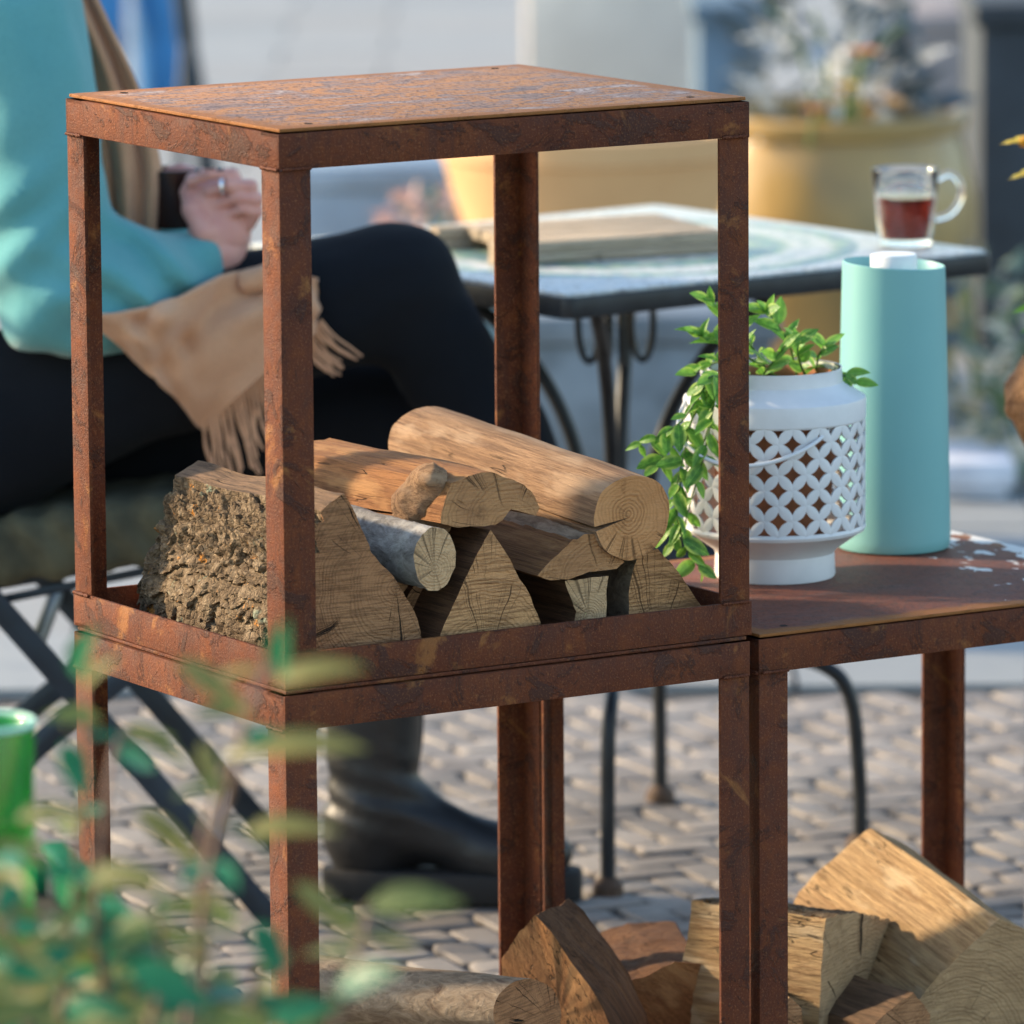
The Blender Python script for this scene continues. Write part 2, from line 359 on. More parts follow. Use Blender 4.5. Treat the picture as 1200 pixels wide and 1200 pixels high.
def slab_mat():
    t = NT('paving_slab_stone'); r = t.rnd(); c = t.ramp(r, [(0, (.27, .29, .295)), (.5, (.32, .335, .335)), (1, (.31, .31, .30))])
    c = t.mix(t.math('MULTIPLY', t.sstep(t.noise(5, 5, .65), .45, .7), .5), c, (.21, .235, .255)); t.bump(t.noise(70, 4), .3, .003); return t.set(c, .75, 0, .35)
SLAB = slab_mat()
GROUND = simple('far_ground', (.27, .30, .32), .9, var=.12, scale=.6)
def sheet(name, x0, x1, y0, y1, z, m, kind='structure'):
    o = link(name, tomesh(name, [(x0, y0, z), (x1, y0, z), (x1, y1, z), (x0, y1, z)], [(0, 1, 2, 3)]), None, [m]); return tag(o, kind=kind)
sheet('ground', -400, 400, -60, 900, -.06, GROUND)
YB = 9.32                                                            # where the cobbles end and the slabs begin
paving = sheet('cobbled_paving', -6, 6, 1.5, YB, -.0105, BED)
def cobble_mesh(k):
    rr = random.Random(k); n = 10; vs_, fs = [], []
    out = []
    for i in range(n):
        a = 2*math.pi*i/n; sx = math.copysign(abs(math.cos(a))**.24, math.cos(a)); sy = math.copysign(abs(math.sin(a))**.24, math.sin(a))
        out.append((sx*.5*rr.uniform(.92, 1.02), sy*.5*rr.uniform(.92, 1.02)))
    for (s, z) in ((1, -.02), (1, .0012), (.955, .0034), (.80, .0038)):
        for (x, y) in out: vs_.append((x*s, y*s, z+(rr.uniform(-.0008, .0008) if s < 1 else 0)))
    vs_.append((0, 0, .004))
    for j in range(3):
        for i in range(n): fs.append((j*n+i, j*n+(i+1) % n, (j+1)*n+(i+1) % n, (j+1)*n+i))
    for i in range(n): fs.append((3*n+i, 3*n+(i+1) % n, 4*n))
    return vs_, fs
def scr(q):
    d = q-C0; w = d.dot(_fw); return 600+F_PX*d.dot(RX)/w, 600-F_PX*d.dot(UP)/w
cm = [cobble_mesh(k) for k in range(8)]; cme = []
for k in range(8):
    me = tomesh('cobble', *cm[k], smooth=32); me.materials.append(COBBLE); cme.append(me)
stones = []; HA = .42; ca, sa = math.cos(HA), math.sin(HA); HW = .056
for n_ in range(-90, 91):                                            # small setts laid in herringbone
    for m_ in range(-48, 49):
        for (ox, oy, rot) in ((n_+4*m_+1, n_+.5, 0), (n_+3.5+4*m_, n_+1, math.pi/2)):
            lx, ly = ox*HW, oy*HW; bend = .05*math.sin(lx*2.1)+.04*math.sin(ly*1.7+1); gx = lx*ca-(ly+bend)*sa; gy = 7.6+lx*sa+(ly+bend)*ca
            if 4.9 < gy < YB-.06 and abs(gx) < 1.9: stones.append((gx+R.uniform(-.003, .003), gy+R.uniform(-.003, .003), 2*HW-R.uniform(.003, .0065), HW-R.uniform(.003, .0065), HA+rot+R.uniform(-.05, .05), R.randrange(8)))
def vis(s):
    px, py = scr(V(s[0], s[1], 0)); return -20 < px < 1220 and 770 < py < 1225 and not (py > 1225)
near = sorted([s for s in stones if vis(s)], key=lambda s: s[1])[:300]; ns_ = set(map(id, near)); rest_v, rest_f = [], []
for s in stones:
    M = Matrix.Translation((s[0], s[1], -.004+R.uniform(-.0015, .0015))) @ Matrix.Rotation(s[4], 4, 'Z') @ Matrix.Diagonal((s[2], s[3], 1, 1))
    if id(s) in ns_: o = link('cobble', cme[s[5]], paving); o.matrix_basis = M
    else:
        k = len(rest_v); rest_v += [M @ Vector(v) for v in cm[s[5]][0]]; rest_f += [tuple(i+k for i in f) for f in cm[s[5]][1]]
tag(link('cobble_field', tomesh('cobble_field', rest_v, rest_f, 32), paving, [COBBLE]), kind='stuff')
slabs = sheet('slab_pavement', -14, 14, YB, 40, -.03, BED)
sme = box_mesh('paving_slab', (-.5, -.5, -.03), (.5, .5, 0), 0); sme.materials.append(SLAB)
yy = YB+.01; row = 0
while yy < 27:
    d = .45; xx = -2.6-.3*(row % 2)
    while xx < 2.9:
        w = .75; o = link('paving_slab', sme, slabs); o.location = (xx+w/2, yy+d/2, R.uniform(-.002, .002)); o.scale = (w-.008, d-.008, 1); xx += w
    yy += d; row += 1

# ------------------------------------------------------------------ rusty rack modules
AW, AT = .035, .004                                                 # angle iron: flange width, thickness
def leg_mesh(sx, sy, z0, z1):
    """L section at the corner whose outward directions are sx, sy"""
    pts = [(0, 0), (-sx*AW, 0), (-sx*AW, -sy*AT), (-sx*AT, -sy*AT), (-sx*AT, -sy*AW), (0, -sy*AW)]
    return extrude_poly('leg', [(x, y, z0) for x, y in pts], (0, 0, z1-z0), .0007)
def rail_mesh(L, sgn, z, top):
    """angle rail along x, outer face at y=0 (outward sgn*y); horizontal flange at top or bottom"""
    d = -sgn
    if top: pts = [(0, z), (0, z-AW), (d*AT, z-AW), (d*AT, z-AT), (d*AW, z-AT), (d*AW, z)]
    else: pts = [(0, z), (0, z+AW), (d*AT, z+AW), (d*AT, z+AT), (d*AW, z+AT), (d*AW, z)]
    return extrude_poly('rail', [(-L/2, y, q) for y, q in pts], (L, 0, 0), .0007)
def hole_mesh(): return lathe('bolt_hole', [(0, 0), (.0034, 0), (.0036, .0003), (.0042, .0004), (.0042, -.001)], 14)
HOLE_SHADE = simple('hole_shade', (.015, .01, .008), .9)  # uncut disc on the plate; dark colour stands in for shade inside a hole
def weld_mesh(seed, n=9, L=.03):
    rr = random.Random(seed); vs_, fs = [], []
    for i in range(n):
        r = rr.uniform(.0012, .0019); v, f = tube_geo([V(L*i/n-.001, 0, -r*.5), V(L*i/n+.0012, 0, r*.35), V(L*i/n+.0036, 0, -r*.5)], r, 7)
        k = len(vs_); vs_ += v; fs += [tuple(a+k for a in q) for q in f]
    return tomesh('weld_bead', vs_, fs, 60)
def rack(label, org, z0, h, topmat, tray, group, name='steel_rack', rz=YAW, top=True):
    c = org+E1*MW/2*0
    t = thing(name, org, label, 'rack', group, rz)                    # local x along the width, y along the depth
    zt = z0+h
    for sx, sy in ((-1, -1), (1, -1), (-1, 1), (1, 1)):
        link('leg', leg_mesh(sx, sy, z0, zt-AW-.0005), t, [RUST], (MW/2+sx*MW/2, MD/2+sy*MD/2, 0))
    sets = [(zt, True)] + ([(z0, False)] if tray else [])
    for z, up in sets:
        off = .0006 if up else .0016
        for sgn, yy_ in ((-1, -off), (1, MD+off)):
            link('rail', rail_mesh(MW+2*off, sgn, z, up), t, [RUST], (MW/2, yy_, 0))
        for sgn, xx_ in ((-1, -off), (1, MW+off)):
            o = link('rail', rail_mesh(MD-.0016 if up else MD-.001, sgn, z, up), t, [RUST], (xx_, MD/2, 0)); o.matrix_basis = Matrix.Translation((xx_, MD/2, 0)) @ Matrix.Rotation(-math.pi/2, 4, 'Z')
    if top:
        pl = link('top_plate', box_mesh('top_plate', (-MW/2+.002, -MD/2+.002, 0), (MW/2-.002, MD/2-.002, .0035), .0008), t, [topmat], (MW/2, MD/2, zt+.0014))
        hm = hole_mesh(); hm.materials.append(HOLE_SHADE)
        for sx in (-1, 1):
            for sy in (-1, 1): link('bolt_hole', hm, pl, loc=(sx*(MW/2-.05), sy*(MD/2-.03), .0036))
    if tray: link('tray_floor', box_mesh('tray_floor', (-MW/2+.006, -MD/2+.006, 0), (MW/2-.006, MD/2-.006, .003), .0008), t, [RUST], (MW/2, MD/2, z0+AT+.0006))
    for k, (x, y, zz, rot) in enumerate(((.004, -.0025, zt-AW+.001, 0), (MW-.032, -.0025, zt-AW+.001, 0), (-.0025, .030, zt-AW+.001, -math.pi/2), (-.0025, MD-.003, zt-AW, -math.pi/2)) + (((MW-.033, -.003, z0+AW, 0), (-.003, MD-.003, z0+AW, -math.pi/2)) if tray else ())):
        w = link('weld_bead', weld_mesh(k), t, [RUST]); w.matrix_basis = Matrix.Translation((x, y, zz)) @ Matrix.Rotation(rot, 4, 'Z')
    return t
ZB = .549
rack('rusty steel frame holding split logs under its own flat top, standing on another frame', rk(0, 0, 0), ZB, MH-.005, RUST_TOP, True, 'rusty steel rack modules')
rack('lower rusty steel frame carrying the frame with the stacked logs', rk(-.004, -.005, 0), 0, .5435, RUST, False, 'rusty steel rack modules', top=True)
rack('low rusty steel frame under the white lantern, its top splashed with white paint', rk(.550, -.002, 0), 0, MH-.003, RUST_PAINT, False, 'rusty steel rack modules')

# ------------------------------------------------------------------ logs
def resample(poly, step):
    pts, src = [], []
    n = len(poly)
    for i in range(n):
        a, b = poly[i], poly[(i+1) % n]; k = max(1, int(round((b-a).length/step)))
        for j in range(k): pts.append(a+(b-a)*(j/k)); src.append(i)
    return pts, src
def make_log(label, poly, axis, length, end, side, bark=None, bark_edges=(), seed=1, step=.006, secs=26, amp=.0018, bark_amp=0., taper=.97, grain=None, curve=.0, name='firewood_log', extra=None, cat='log', group='firewood in the upper frame', skew=0., back=0.):
    poly = [Vector(p) for p in poly]; axis = Vector(axis).normalized(); pts, src = resample(poly, step); n = len(pts)
    ctr = sum(poly, Vector())/len(poly); X = (Vector(grain).normalized() if grain else axis)
    Zt = (EZ-X*EZ.dot(X)); Zt = Zt.normalized() if Zt.length > .05 else Vector((0, 1, 0)); Yt = Zt.cross(X)
    org = ctr+axis*length/2; M = Matrix((Vector((X.x, Yt.x, Zt.x, org.x)), Vector((X.y, Yt.y, Zt.y, org.y)), Vector((X.z, Yt.z, Zt.z, org.z)), Vector((0, 0, 0, 1))))
    Mi = M.inverted(); vs_, fs, mi = [], [], []
    crv = Vector((nz((seed, 1, 2)), nz((seed, 4, 2)), abs(nz((seed, 7, 2))))).normalized()*curve
    S = [Vector((nz((seed*3.1, 1.3, .2)), nz((seed*2.3, 8.3, .2)), nz((seed, 3.3, 4.2))))*.0]
    for j in range(secs+1):
        t = j/secs; sc_ = lerp(1, taper, t); c = ctr+axis*length*t+crv*(4*t*(1-t))
        for i in range(n):
            d = (pts[i]-ctr)*sc_; out = d.normalized(); q = c+d
            lp = Vector((q.dot(X)*6, q.dot(Yt)*45, q.dot(Zt)*45)); a = amp*(nz(lp, 1, seed)+.6*nz(lp, 2.7, seed+9))
            lp2 = Vector((q.dot(X)*9, q.dot(Yt)*9, q.dot(Zt)*9)); a += amp*2.2*nz(lp2, 1, seed+4)
            if src[i] in bark_edges and bark_amp:
                qx, qy, qz = q.dot(X), q.dot(Yt), q.dot(Zt)
                b1 = noise.turbulence(Vector((qx*90, qy*150, qz*150)), 3, False)
                wv = noise.noise(Vector((qx*16, qy*16, qz*16)))*.35
                b2 = 1-abs(noise.noise(Vector((qx*6+seed, qy*52+wv*7, qz*52+wv*7))))*2.0                   # plates between lengthwise furrows
                b3 = 1-abs(noise.noise(Vector((qx*52, qy*44+3, qz*44))))*2
                b4 = noise.turbulence(Vector((qx*190, qy*260, qz*260)), 2, False); a += bark_amp*(.5*b1+.32*b4-.95*max(b2, 0)**3-.3*max(b3, 0)**4+.2)
            e = 0
            if j == 0: e = skew*d.dot(Zt) + .0012*nz(q*60, 1, seed)
            if t > .5: e = .012*nz(q*14, 1, seed)*max(0, t*2-1)**3-back*d.dot(Zt)*(t*2-1)
            if extra: q = extra(q, t, out) or q
            vs_.append(Mi @ (q+out*a+axis*e))
    for j in range(secs):
        for i in range(n):
            fs.append((j*n+i, j*n+(i+1) % n, (j+1)*n+(i+1) % n, (j+1)*n+i)); mi.append(2 if (src[i] in bark_edges and bark) else 1)
    for end_, base in ((0, 0), (1, secs*n)):
        ring = [base+i for i in range(n)]; cc = sum((vs_[k] for k in ring), Vector())/n
        for s in (.965, .6, .25):
            nr = []
            for k in ring[:0] or range(n):
                v0 = vs_[base+k]; v = cc+(v0-cc)*s; wq = M @ v
                ax_l = (Mi.to_3x3() @ axis); v = v + ax_l*(.0009*nz(wq*90, 1, seed+3)+.0012*nz(wq*30, 1, seed+5)); nr.append(len(vs_)); vs_.append(v)
            for i in range(n):
                f = (ring[i], nr[i], nr[(i+1) % n], ring[(i+1) % n]); fs.append(f if end_ == 0 else f[::-1]); mi.append(0)
            ring = nr
        k = len(vs_); vs_.append(cc)
        for i in range(n):
            f = (ring[i], k, ring[(i+1) % n]); fs.append(f if end_ == 0 else f[::-1]); mi.append(0)
    bm = bmesh.new(); me0 = tomesh('t', vs_, fs, None, mi); bm.from_mesh(me0); me = bmmesh('log', bm, 42)
    o = link(name, me, None, [end, side]+([bark] if bark else [])); o.matrix_world = M
    return tag(o, label, cat, group)
def uwv(l, v): return [rk(u, v, w) for u, w in l]
def pxv(l, v):
    q = rk(0, v, 0); return [onplane(a, b, q, E2) for a, b in l]
FL = ZB+.0085
def dirv(u, w, v=1): return (E2*v+E1*u+EZ*w)
# quarter log with thick bark at the near corner
make_log('thick quarter log with rough dark bark and lichen behind the front corner post', uwv([(.044, FL), (.036, .60), (.046, .645), (.050, .692), (.060, .716), (.086, .730), (.096, .716), (.107, .694), (.118, .670), (.146, .635), (.168, .598), (.176, FL)], .032),
         dirv(.045, -.03), .345, END_A, BARK_TORN, BARK_ROUGH, (0, 1, 2, 3, 11), 3, .0024, 150, .002, .0085, 1.0, back=.38)
# half round with the knot, lying on top
def knot_bulge(q, t, out): return None
kl = make_log('orange half-round log with a torn knot, lying on top of the stack', pxv([(517, 613), (520, 588), (530, 566), (548, 556), (575, 550), (605, 559), (624, 574), (632, 594), (626, 604), (612, 600), (600, 597), (592, 606), (580, 615), (556, 617), (535, 617)], .03),
         dirv(-.04, -.015), .30, END_C, SIDE_ORANGE, None, (), 5, .005, 40, .0026, 0, 1.04, curve=.006)
kn_pts = [P(492, 566, 6.9)]
kbase = onplane(514, 562, rk(0, .055, 0), E2)
def knot_sdf(X):
    a = np.array(kbase); d = cap(X, a+np.array([-.012, .03, -.030]), a+np.array([-.006, -.004, .004]), .034, .016)
    return d+.0035*vnoise(X, 300, 4)+.006*vnoise(X, 110, 6)
link('knot', nets('knot', knot_sdf, kbase-V(.08, .075, .09), kbase+V(.07, .09, .06), .003, kl.matrix_world.translation), kl, [SIDE_GREY]).matrix_basis = kl.matrix_world.to_3x3().inverted().to_4x4() if False else (kl.matrix_world.inverted() @ Matrix.Translation(kl.matrix_world.translation))
# round log with the split
cpx = onplane(741, 605, rk(0, .03, 0), E2); rr_ = .0435; poly = []
crk = math.radians(192)
angs = sorted([2*math.pi*k/64 for k in range(64) if abs(((2*math.pi*k/64-crk+math.pi) % (2*math.pi))-math.pi) > .07]+[crk-.055, crk, crk+.055])
for a in angs:
    r = rr_*(1+.03*math.sin(2*a+1)+.02*math.sin(3*a)); r = .006 if a == crk else r
    poly.append(cpx+E1*math.cos(a)*r+EZ*math.sin(a)*r)
make_log('long round log with annual rings and a split to its heart, highest at the right', poly, dirv(-.03, .065), .385, END_ROUND, SIDE_GREY, None, (), 7, .02, 40, .0013, 0, 1.0)
# birch
poly = [onplane(509, 655, rk(0, .02, 0), E2)+E1*math.cos(a)*.0245+EZ*math.sin(a)*.032 for a in [2*math.pi*k/40 for k in range(40)]]
make_log('small round birch log with silvery bark and cream end', poly, dirv(-.10, .02), .26, END_PALE, BARK_BIRCH, BARK_BIRCH, range(40), 9, .02, 40, .001, .0016, 1.05)
make_log('three-sided split log with sawn face in the front middle of the tray', uwv([(.2495, .679), (.268, .652), (.290, .619), (.319, FL), (.178, FL), (.214, .622)], .026), dirv(0, 0), .34, END_B, SIDE_BROWN, None, (), 11)
make_log('flat half log with a strip of loose bark, tucked below the round log', uwv([(.311, .627), (.330, .644), (.352, .660), (.373, .666), (.392, .660), (.409, .645), (.414, .630), (.405, .624), (.375, .623), (.345, .619), (.325, .620)], .035), dirv(-.05, .03), .33, END_C, SIDE_ORANGE, BARK_THIN, (2, 3, 4), 13, .004, 40, .002, .003)
make_log('small pale split log low in the middle, under the flat half log', uwv([(.345, .617), (.397, .618), (.393, .60), (.392, FL), (.352, FL), (.357, .585)], .04), dirv(-.05, .0), .30, END_PALE, SIDE_BROWN, None, (), 15)
make_log('quarter log at the right end of the tray, below the round log', uwv([(.428, FL), (.430, .60), (.440, .634), (.462, .636), (.485, .610), (.515, .573), (.517, FL)], .05), dirv(-.03, .0), .30, END_B, BARK_TORN, BARK_THIN, (0, 1), 17)
make_log('brown split log at the back of the stack, behind the birch', uwv([(.13, .60), (.15, .672), (.20, .688), (.255, .684), (.262, .640), (.20, .60)], .10), dirv(0, 0), .29, END_A, SIDE_ORANGE, None, (), 19)
make_log('dark split log lying deep in the tray under the round log', uwv([(.33, FL), (.33, .60), (.40, .634), (.46, .632), (.43, FL)], .16), dirv(0, 0), .24, END_A, SIDE_BROWN, None, (), 21)
make_log('flat split log deep in the tray between the bark log and the sawn log', uwv([(.19, FL), (.182, .60), (.20, .622), (.235, .624), (.24, FL)], .09), dirv(0, 0), .27, END_A, SIDE_BROWN, None, (), 22)
# heap on the ground
GG = 'firewood heaped on the ground'
def gl(label, pxs, y, axis, L, end, side, seed, bark=None, be=(), grain=None, normal=None, **k):
    n = Vector(normal if normal else axis).normalized(); q = P(pxs[0][0], pxs[0][1], y)
    make_log(label, [onplane(a, b, q, n) for a, b in pxs], axis, L, end, side, bark, be, seed, group=GG, grain=grain, **k)
gl('big pale plank-like split log leaning at the back right of the heap', [(1172, 1076), (1205, 1090), (1235, 1180), (1180, 1262), (1085, 1262), (1062, 1190), (1100, 1140)], 6.93, (-.37, .79, .14), .29, END_Y, SIDE_FRESH, 31, amp=.0022, step=.005, secs=40)
gl('squarish yellow split log with dark bark edge, behind the paired posts', [(968, 1076), (1000, 1070), (1030, 1072), (1062, 1092), (1082, 1108), (1060, 1155), (1030, 1205), (1010, 1262), (955, 1262)], 6.90, (-.86, .50, .03), .165, END_Y, SIDE_FRESH, 33, BARK_ROUGH, (0, 1, 2), bark_amp=.006, amp=.002)
gl('upright wedge of split wood leaning against the back post', [(588, 1125), (606, 1098), (628, 1076), (646, 1092), (672, 1128), (700, 1168), (722, 1215), (735, 1275), (640, 1290), (595, 1200)], 6.86, (.35, .90, .0), .10, SIDE_ORANGE, SIDE_BROWN, 35, grain=(.45, .1, -.85), amp=.003)
gl('small round log with grey end lying in front of the upright wedge', [(618+39*math.cos(a), 1188-40*math.sin(a)) for a in [2*math.pi*k/32 for k in range(32)]], 6.72, (-.86, .50, -.01), .26, END_A, BARK_THIN, 37, BARK_THIN, range(32))
gl('low brown split log with curved grain between wedge and paired posts', [(690, 1140), (716, 1146), (742, 1152), (790, 1130), (842, 1128), (870, 1180), (866, 1275), (720, 1275), (712, 1200)], 6.95, (-.2, .95, -.02), .22, SIDE_ORANGE, SIDE_BROWN, 39, grain=(.8, -.1, -.45), amp=.004)
gl('thin split stick lying lowest at the left of the heap', [(455, 1190), (478, 1192), (500, 1206), (500, 1236), (452, 1236)], 6.70, (-.3, .9, 0), .25, END_Y, SIDE_FRESH, 41)
gl('bark-covered log end low beside the front post', [(372, 1186), (400, 1180), (440, 1190), (452, 1215), (440, 1245), (365, 1245)], 6.82, (-.2, .95, 0), .25, BARK_TORN, BARK_THIN, 43)
gl('small dark split piece wedged below the yellow log', [(908, 1182), (925, 1168), (940, 1180), (946, 1265), (900, 1265)], 6.80, (-.3, .9, 0), .14, END_A, SIDE_FRESH, 45)
gl('dark broken log at the right under the plank-like log', [(1020, 1205), (1070, 1165), (1090, 1190), (1080, 1262), (1010, 1262)], 6.84, (-.5, .85, 0), .2, END_A, BARK_TORN, 47)
gl('long split log lying at the bottom of the heap', [(480, 1250), (640, 1240), (900, 1245), (1010, 1250), (1010, 1300), (480, 1300)], 6.88, (-.1, .95, 0), .3, SIDE_FRESH, SIDE_FRESH, 49, grain=(1, .1, 0))

# ------------------------------------------------------------------ things on the low frame
def leaf_mesh(name, w=.42, fold=.18, curl=.25, mat=None):
    """a pointed leaf of length 1 along x"""
    vs_, fs = [], []; n = 7
    for i in range(n+1):
        t = i/n; hw = w*.5*(math.sin(math.pi*t**.8)**.85 if 0 < t < 1 else 0)+.004; z = -curl*t*t
        vs_ += [(t, -hw, z+fold*hw*1.4), (t, -hw*.5, z+fold*hw*.55), (t, 0, z), (t, hw*.5, z+fold*hw*.55), (t, hw, z+fold*hw*1.4)]
    for i in range(n):
        for k in range(4): fs.append((i*5+k, i*5+k+1, (i+1)*5+k+1, (i+1)*5+k))
    me = tomesh(name, vs_, fs, 180)
    if mat: me.materials.append(mat)
    return me
def leaf_mat(name, a, b, edge=None, rough=.4, trans=.35):
    t = NT(name); r = t.rnd(); x, y, z = t.sep()
    c = t.mix(r, a, b); vein = t.sstep(t.math('ABSOLUTE', y), .018, .0); side = t.noise(5, 3)
    c = t.mix(t.math('MULTIPLY', t.sstep(side, .4, .7), .35), c, tuple(min(1, q*1.5) for q in b)); c = t.mix(t.math('MULTIPLY', vein, .5), c, tuple(min(1, q*1.9) for q in b))
    if edge: c = t.mix(t.sstep(t.math('ADD', t.math('ABSOLUTE', y), t.math('MULTIPLY', side, .12)), .17, .27), c, edge)
    t.bump(t.noise(9, 3), .2, .02); m = t.set(c, rough, 0, .5)
    tr = t.n('ShaderNodeBsdfTranslucent'); t.S(tr.inputs[0], c); mx = t.n('ShaderNodeMixShader'); mx.inputs[0].default_value = trans
    t.L(t.b.outputs[0], mx.inputs[1]); t.L(tr.outputs[0], mx.inputs[2]); t.L(mx.outputs[0], t.out.inputs[0]); return m
def orient(d, up):
    d = Vector(d).normalized(); up = Vector(up); z = (up-d*up.dot(d)); z = z.normalized() if z.length > 1e-3 else d.orthogonal().normalized(); y = z.cross(d)
    return Matrix(((d.x, y.x, z.x, 0), (d.y, y.y, z.y, 0), (d.z, y.z, z.z, 0), (0, 0, 0, 1)))
WHITE = simple('white_enamel', (.70, .71, .72), .38, var=.04, scale=30, bump=.06, bscale=40)
TERRA = simple('terracotta', (.42, .17, .08), .85, var=.25, scale=30, bump=.3)
SOIL = simple('soil', (.035, .025, .018), .95, var=.5, scale=60, bump=1, bscale=90)
ZT = .549
lc = G(908, 673, ZT); lc.z = ZT-.0005
lan = thing('lantern', lc, 'white metal lantern with petal lattice holding a trailing plant', 'lantern')
def shell(pr, th=.0018):                                            # closed thin shell of a profile
    inn = [(max(r-th, 0), z) for r, z in pr[::-1]]; return pr+inn
link('foot', lathe('foot', [(0, .004), (.058, .004), (.060, 0), (.0635, .0), (.0645, .003), (.0635, .026), (.066, .030), (.090, .047), (.0955, .050), (.097, .0535), (.096, .057), (.092, .057), (.088, .050), (.062, .034), (.0, .032)], 72, 30), lan, [WHITE])
link('shoulder', lathe('shoulder', shell([(.0955, .169), (.097, .171), (.0972, .190), (.0965, .1925), (.074, .2065), (.0722, .2085), (.0715, .221), (.0722, .2235), (.0700, .2235)], .002), 72, 30, True), lan, [WHITE])
nst, nrow = 40, 7; zb_, zt_ = .056, .1705; dz = (zt_-zb_)/nrow; parts = []
def petal(a0, z0, a1, z1, r=.0952):
    vs_, fs = [], []; n = 8; w = .0056; dl = math.hypot((a1-a0)*r, z1-z0); tx, tz = (a1-a0)*r/dl, (z1-z0)/dl
    for lay in (0, 1):
        for i in range(n+1):
            t = i/n; hw = w*(math.sin(math.pi*(t*.9+.05))**.95); s = (t*1.12-.06)*dl
            for k in (-1, 0, 1):
                x = a0*r+tx*s-tz*hw*k; z = z0+tz*s+tx*hw*k; a = x/r; rad = r+(.0014 if k == 0 else .0004) if lay else r-.0016
                vs_.append((rad*math.cos(a), rad*math.sin(a), z))
    m = (n+1)*3
    for i in range(n):
        for k in range(2):
            q = (i*3+k, i*3+k+1, i*3+k+4, i*3+k+3); fs.append(q[::-1]); fs.append(tuple(j+m for j in q))
        fs.append((i*3, i*3+3, i*3+3+m, i*3+m)); fs.append((i*3+2, i*3+2+m, i*3+5+m, i*3+5))
    return vs_, fs
for j in range(nrow):
    for i in range(nst):
        a0, a1 = 2*math.pi*i/nst, 2*math.pi*(i+1)/nst
        if (i+j) % 2 == 0: parts.append(petal(a0, zb_+j*dz, a1, zb_+(j+1)*dz))
        else: parts.append(petal(a1, zb_+j*dz, a0, zb_+(j+1)*dz))
v, f = join_geo(parts); link('lattice', tomesh('lattice', v, f, 50), lan, [WHITE])
pot = link('inner_pot', lathe('inner_pot', [(0, .036), (.052, .036), (.074, .18), (.0700, .185), (.066, .215), (.0645, .217), (.063, .214), (.063, .205), (0, .203)], 48, 40), lan, [TERRA])
link('soil', lathe('soil', [(.0628, .2052), (.03, .208), (0, .209)], 24, 60), pot, [SOIL])
def lp(px, py, y): return P(px, py, y)-lc
hp = spline([lp(991, 452, 7.08), lp(982, 487, 7.01), (lp(960, 515, 6.965)), lp(930, 533, 6.943), lp(895, 544, 6.936), lp(860, 546, 6.938), lp(828, 538, 6.95), lp(803, 520, 6.965), lp(795, 500, 6.985), lp(800, 478, 7.02), lp(815, 455, 7.05), lp(829, 437, 7.08)], 8)
link('handle', tube('handle', hp, .0024, 8), lan, [WHITE])
for q in (lp(992, 454, 7.10), lp(829, 436, 7.085)):
    ring = [q+V(.0065*math.cos(a), .002*math.sin(a), .0065*math.sin(a)) for a in [2*math.pi*k/20 for k in range(21)]]
    link('handle_loop', tube('handle_loop', ring, .0015, 6), lan, [WHITE])
VLEAF = leaf_mat('vine_leaf', (.07, .22, .03), (.18, .40, .055), (.36, .54, .10), .32, .4); STEM_G = simple('vine_stem', (.07, .15, .03), .6)
vine = thing('trailing_vine', lc+V(0, 0, .209), 'green vine with small glossy leaves spilling from the white lantern', 'plant')
vo = vine.location; vm = [leaf_mesh('leaf', w, f_, c, VLEAF) for w, f_, c in ((.46, .25, .2), (.40, .4, .35), (.52, .15, .05))]
vst = [([(905, 445), (880, 405), (850, 372), (828, 348)], 7.05, 9), ([(935, 445), (925, 405), (905, 372), (893, 364)], 7.06, 8), ([(955, 445), (960, 415), (972, 402)], 7.07, 6), ([(945, 445), (935, 415), (938, 392)], 7.04, 6),
       ([(975, 445), (990, 440), (1008, 452)], 7.06, 4), ([(890, 445), (905, 425), (920, 405)], 7.02, 6), ([(872, 445), (845, 425), (825, 430), (812, 440)], 7.03, 7), ([(860, 448), (832, 442), (815, 478), (802, 530), (792, 585), (803, 640), (826, 672)], 6.965, 26),
       ([(858, 446), (828, 452), (800, 492), (770, 512), (745, 522)], 6.97, 13), ([(865, 448), (842, 455), (832, 500), (822, 545), (806, 600), (800, 628)], 6.962, 16), ([(862, 448), (836, 448), (806, 500), (780, 532), (768, 548)], 6.975, 10), ([(915, 445), (870, 415), (835, 400), (818, 392)], 7.04, 9),
       ([(855, 448), (840, 460), (826, 515), (800, 560), (788, 610), (790, 640)], 6.975, 14)]
rv = random.Random(5)
for k, (pp, y, nl) in enumerate(vst):
    pts = spline([P(a, b, y+(.05 if i == 0 and y > 7 else .04 if i == 0 else rv.uniform(-.01, .01))) for i, (a, b) in enumerate(pp)], 6)
    st = link('stem', tube('stem', pts, lambda t: .0014*(1-.5*t), 6, o=vo), vine, [STEM_G]); trail = y < 7
    nl = nl if trail else int(nl*1.6)
    for q in range(nl):
        t = (q+1.2)/(nl+.2); i = min(int(t*(len(pts)-1)), len(pts)-2); p0 = pts[i]; tg = (pts[i+1]-pts[i]).normalized(); L = rv.uniform(.019, .033)*(.8 if t > .93 else 1)
        sd = (-1)**q; d = tg*rv.uniform(.3, .9)+V(sd*rv.uniform(.3, 1), rv.uniform(-.7, .15), rv.uniform(-.5, .4) if trail else rv.uniform(-.1, .8))
        M = Matrix.Translation(p0-vo) @ orient(d, V(rv.uniform(-.5, .5), rv.uniform(-1.1, -.2), rv.uniform(.3, 1))) @ Matrix.Diagonal((L, L, L, 1))
        o = link('leaf', rv.choice(vm), vine); o.matrix_basis = M

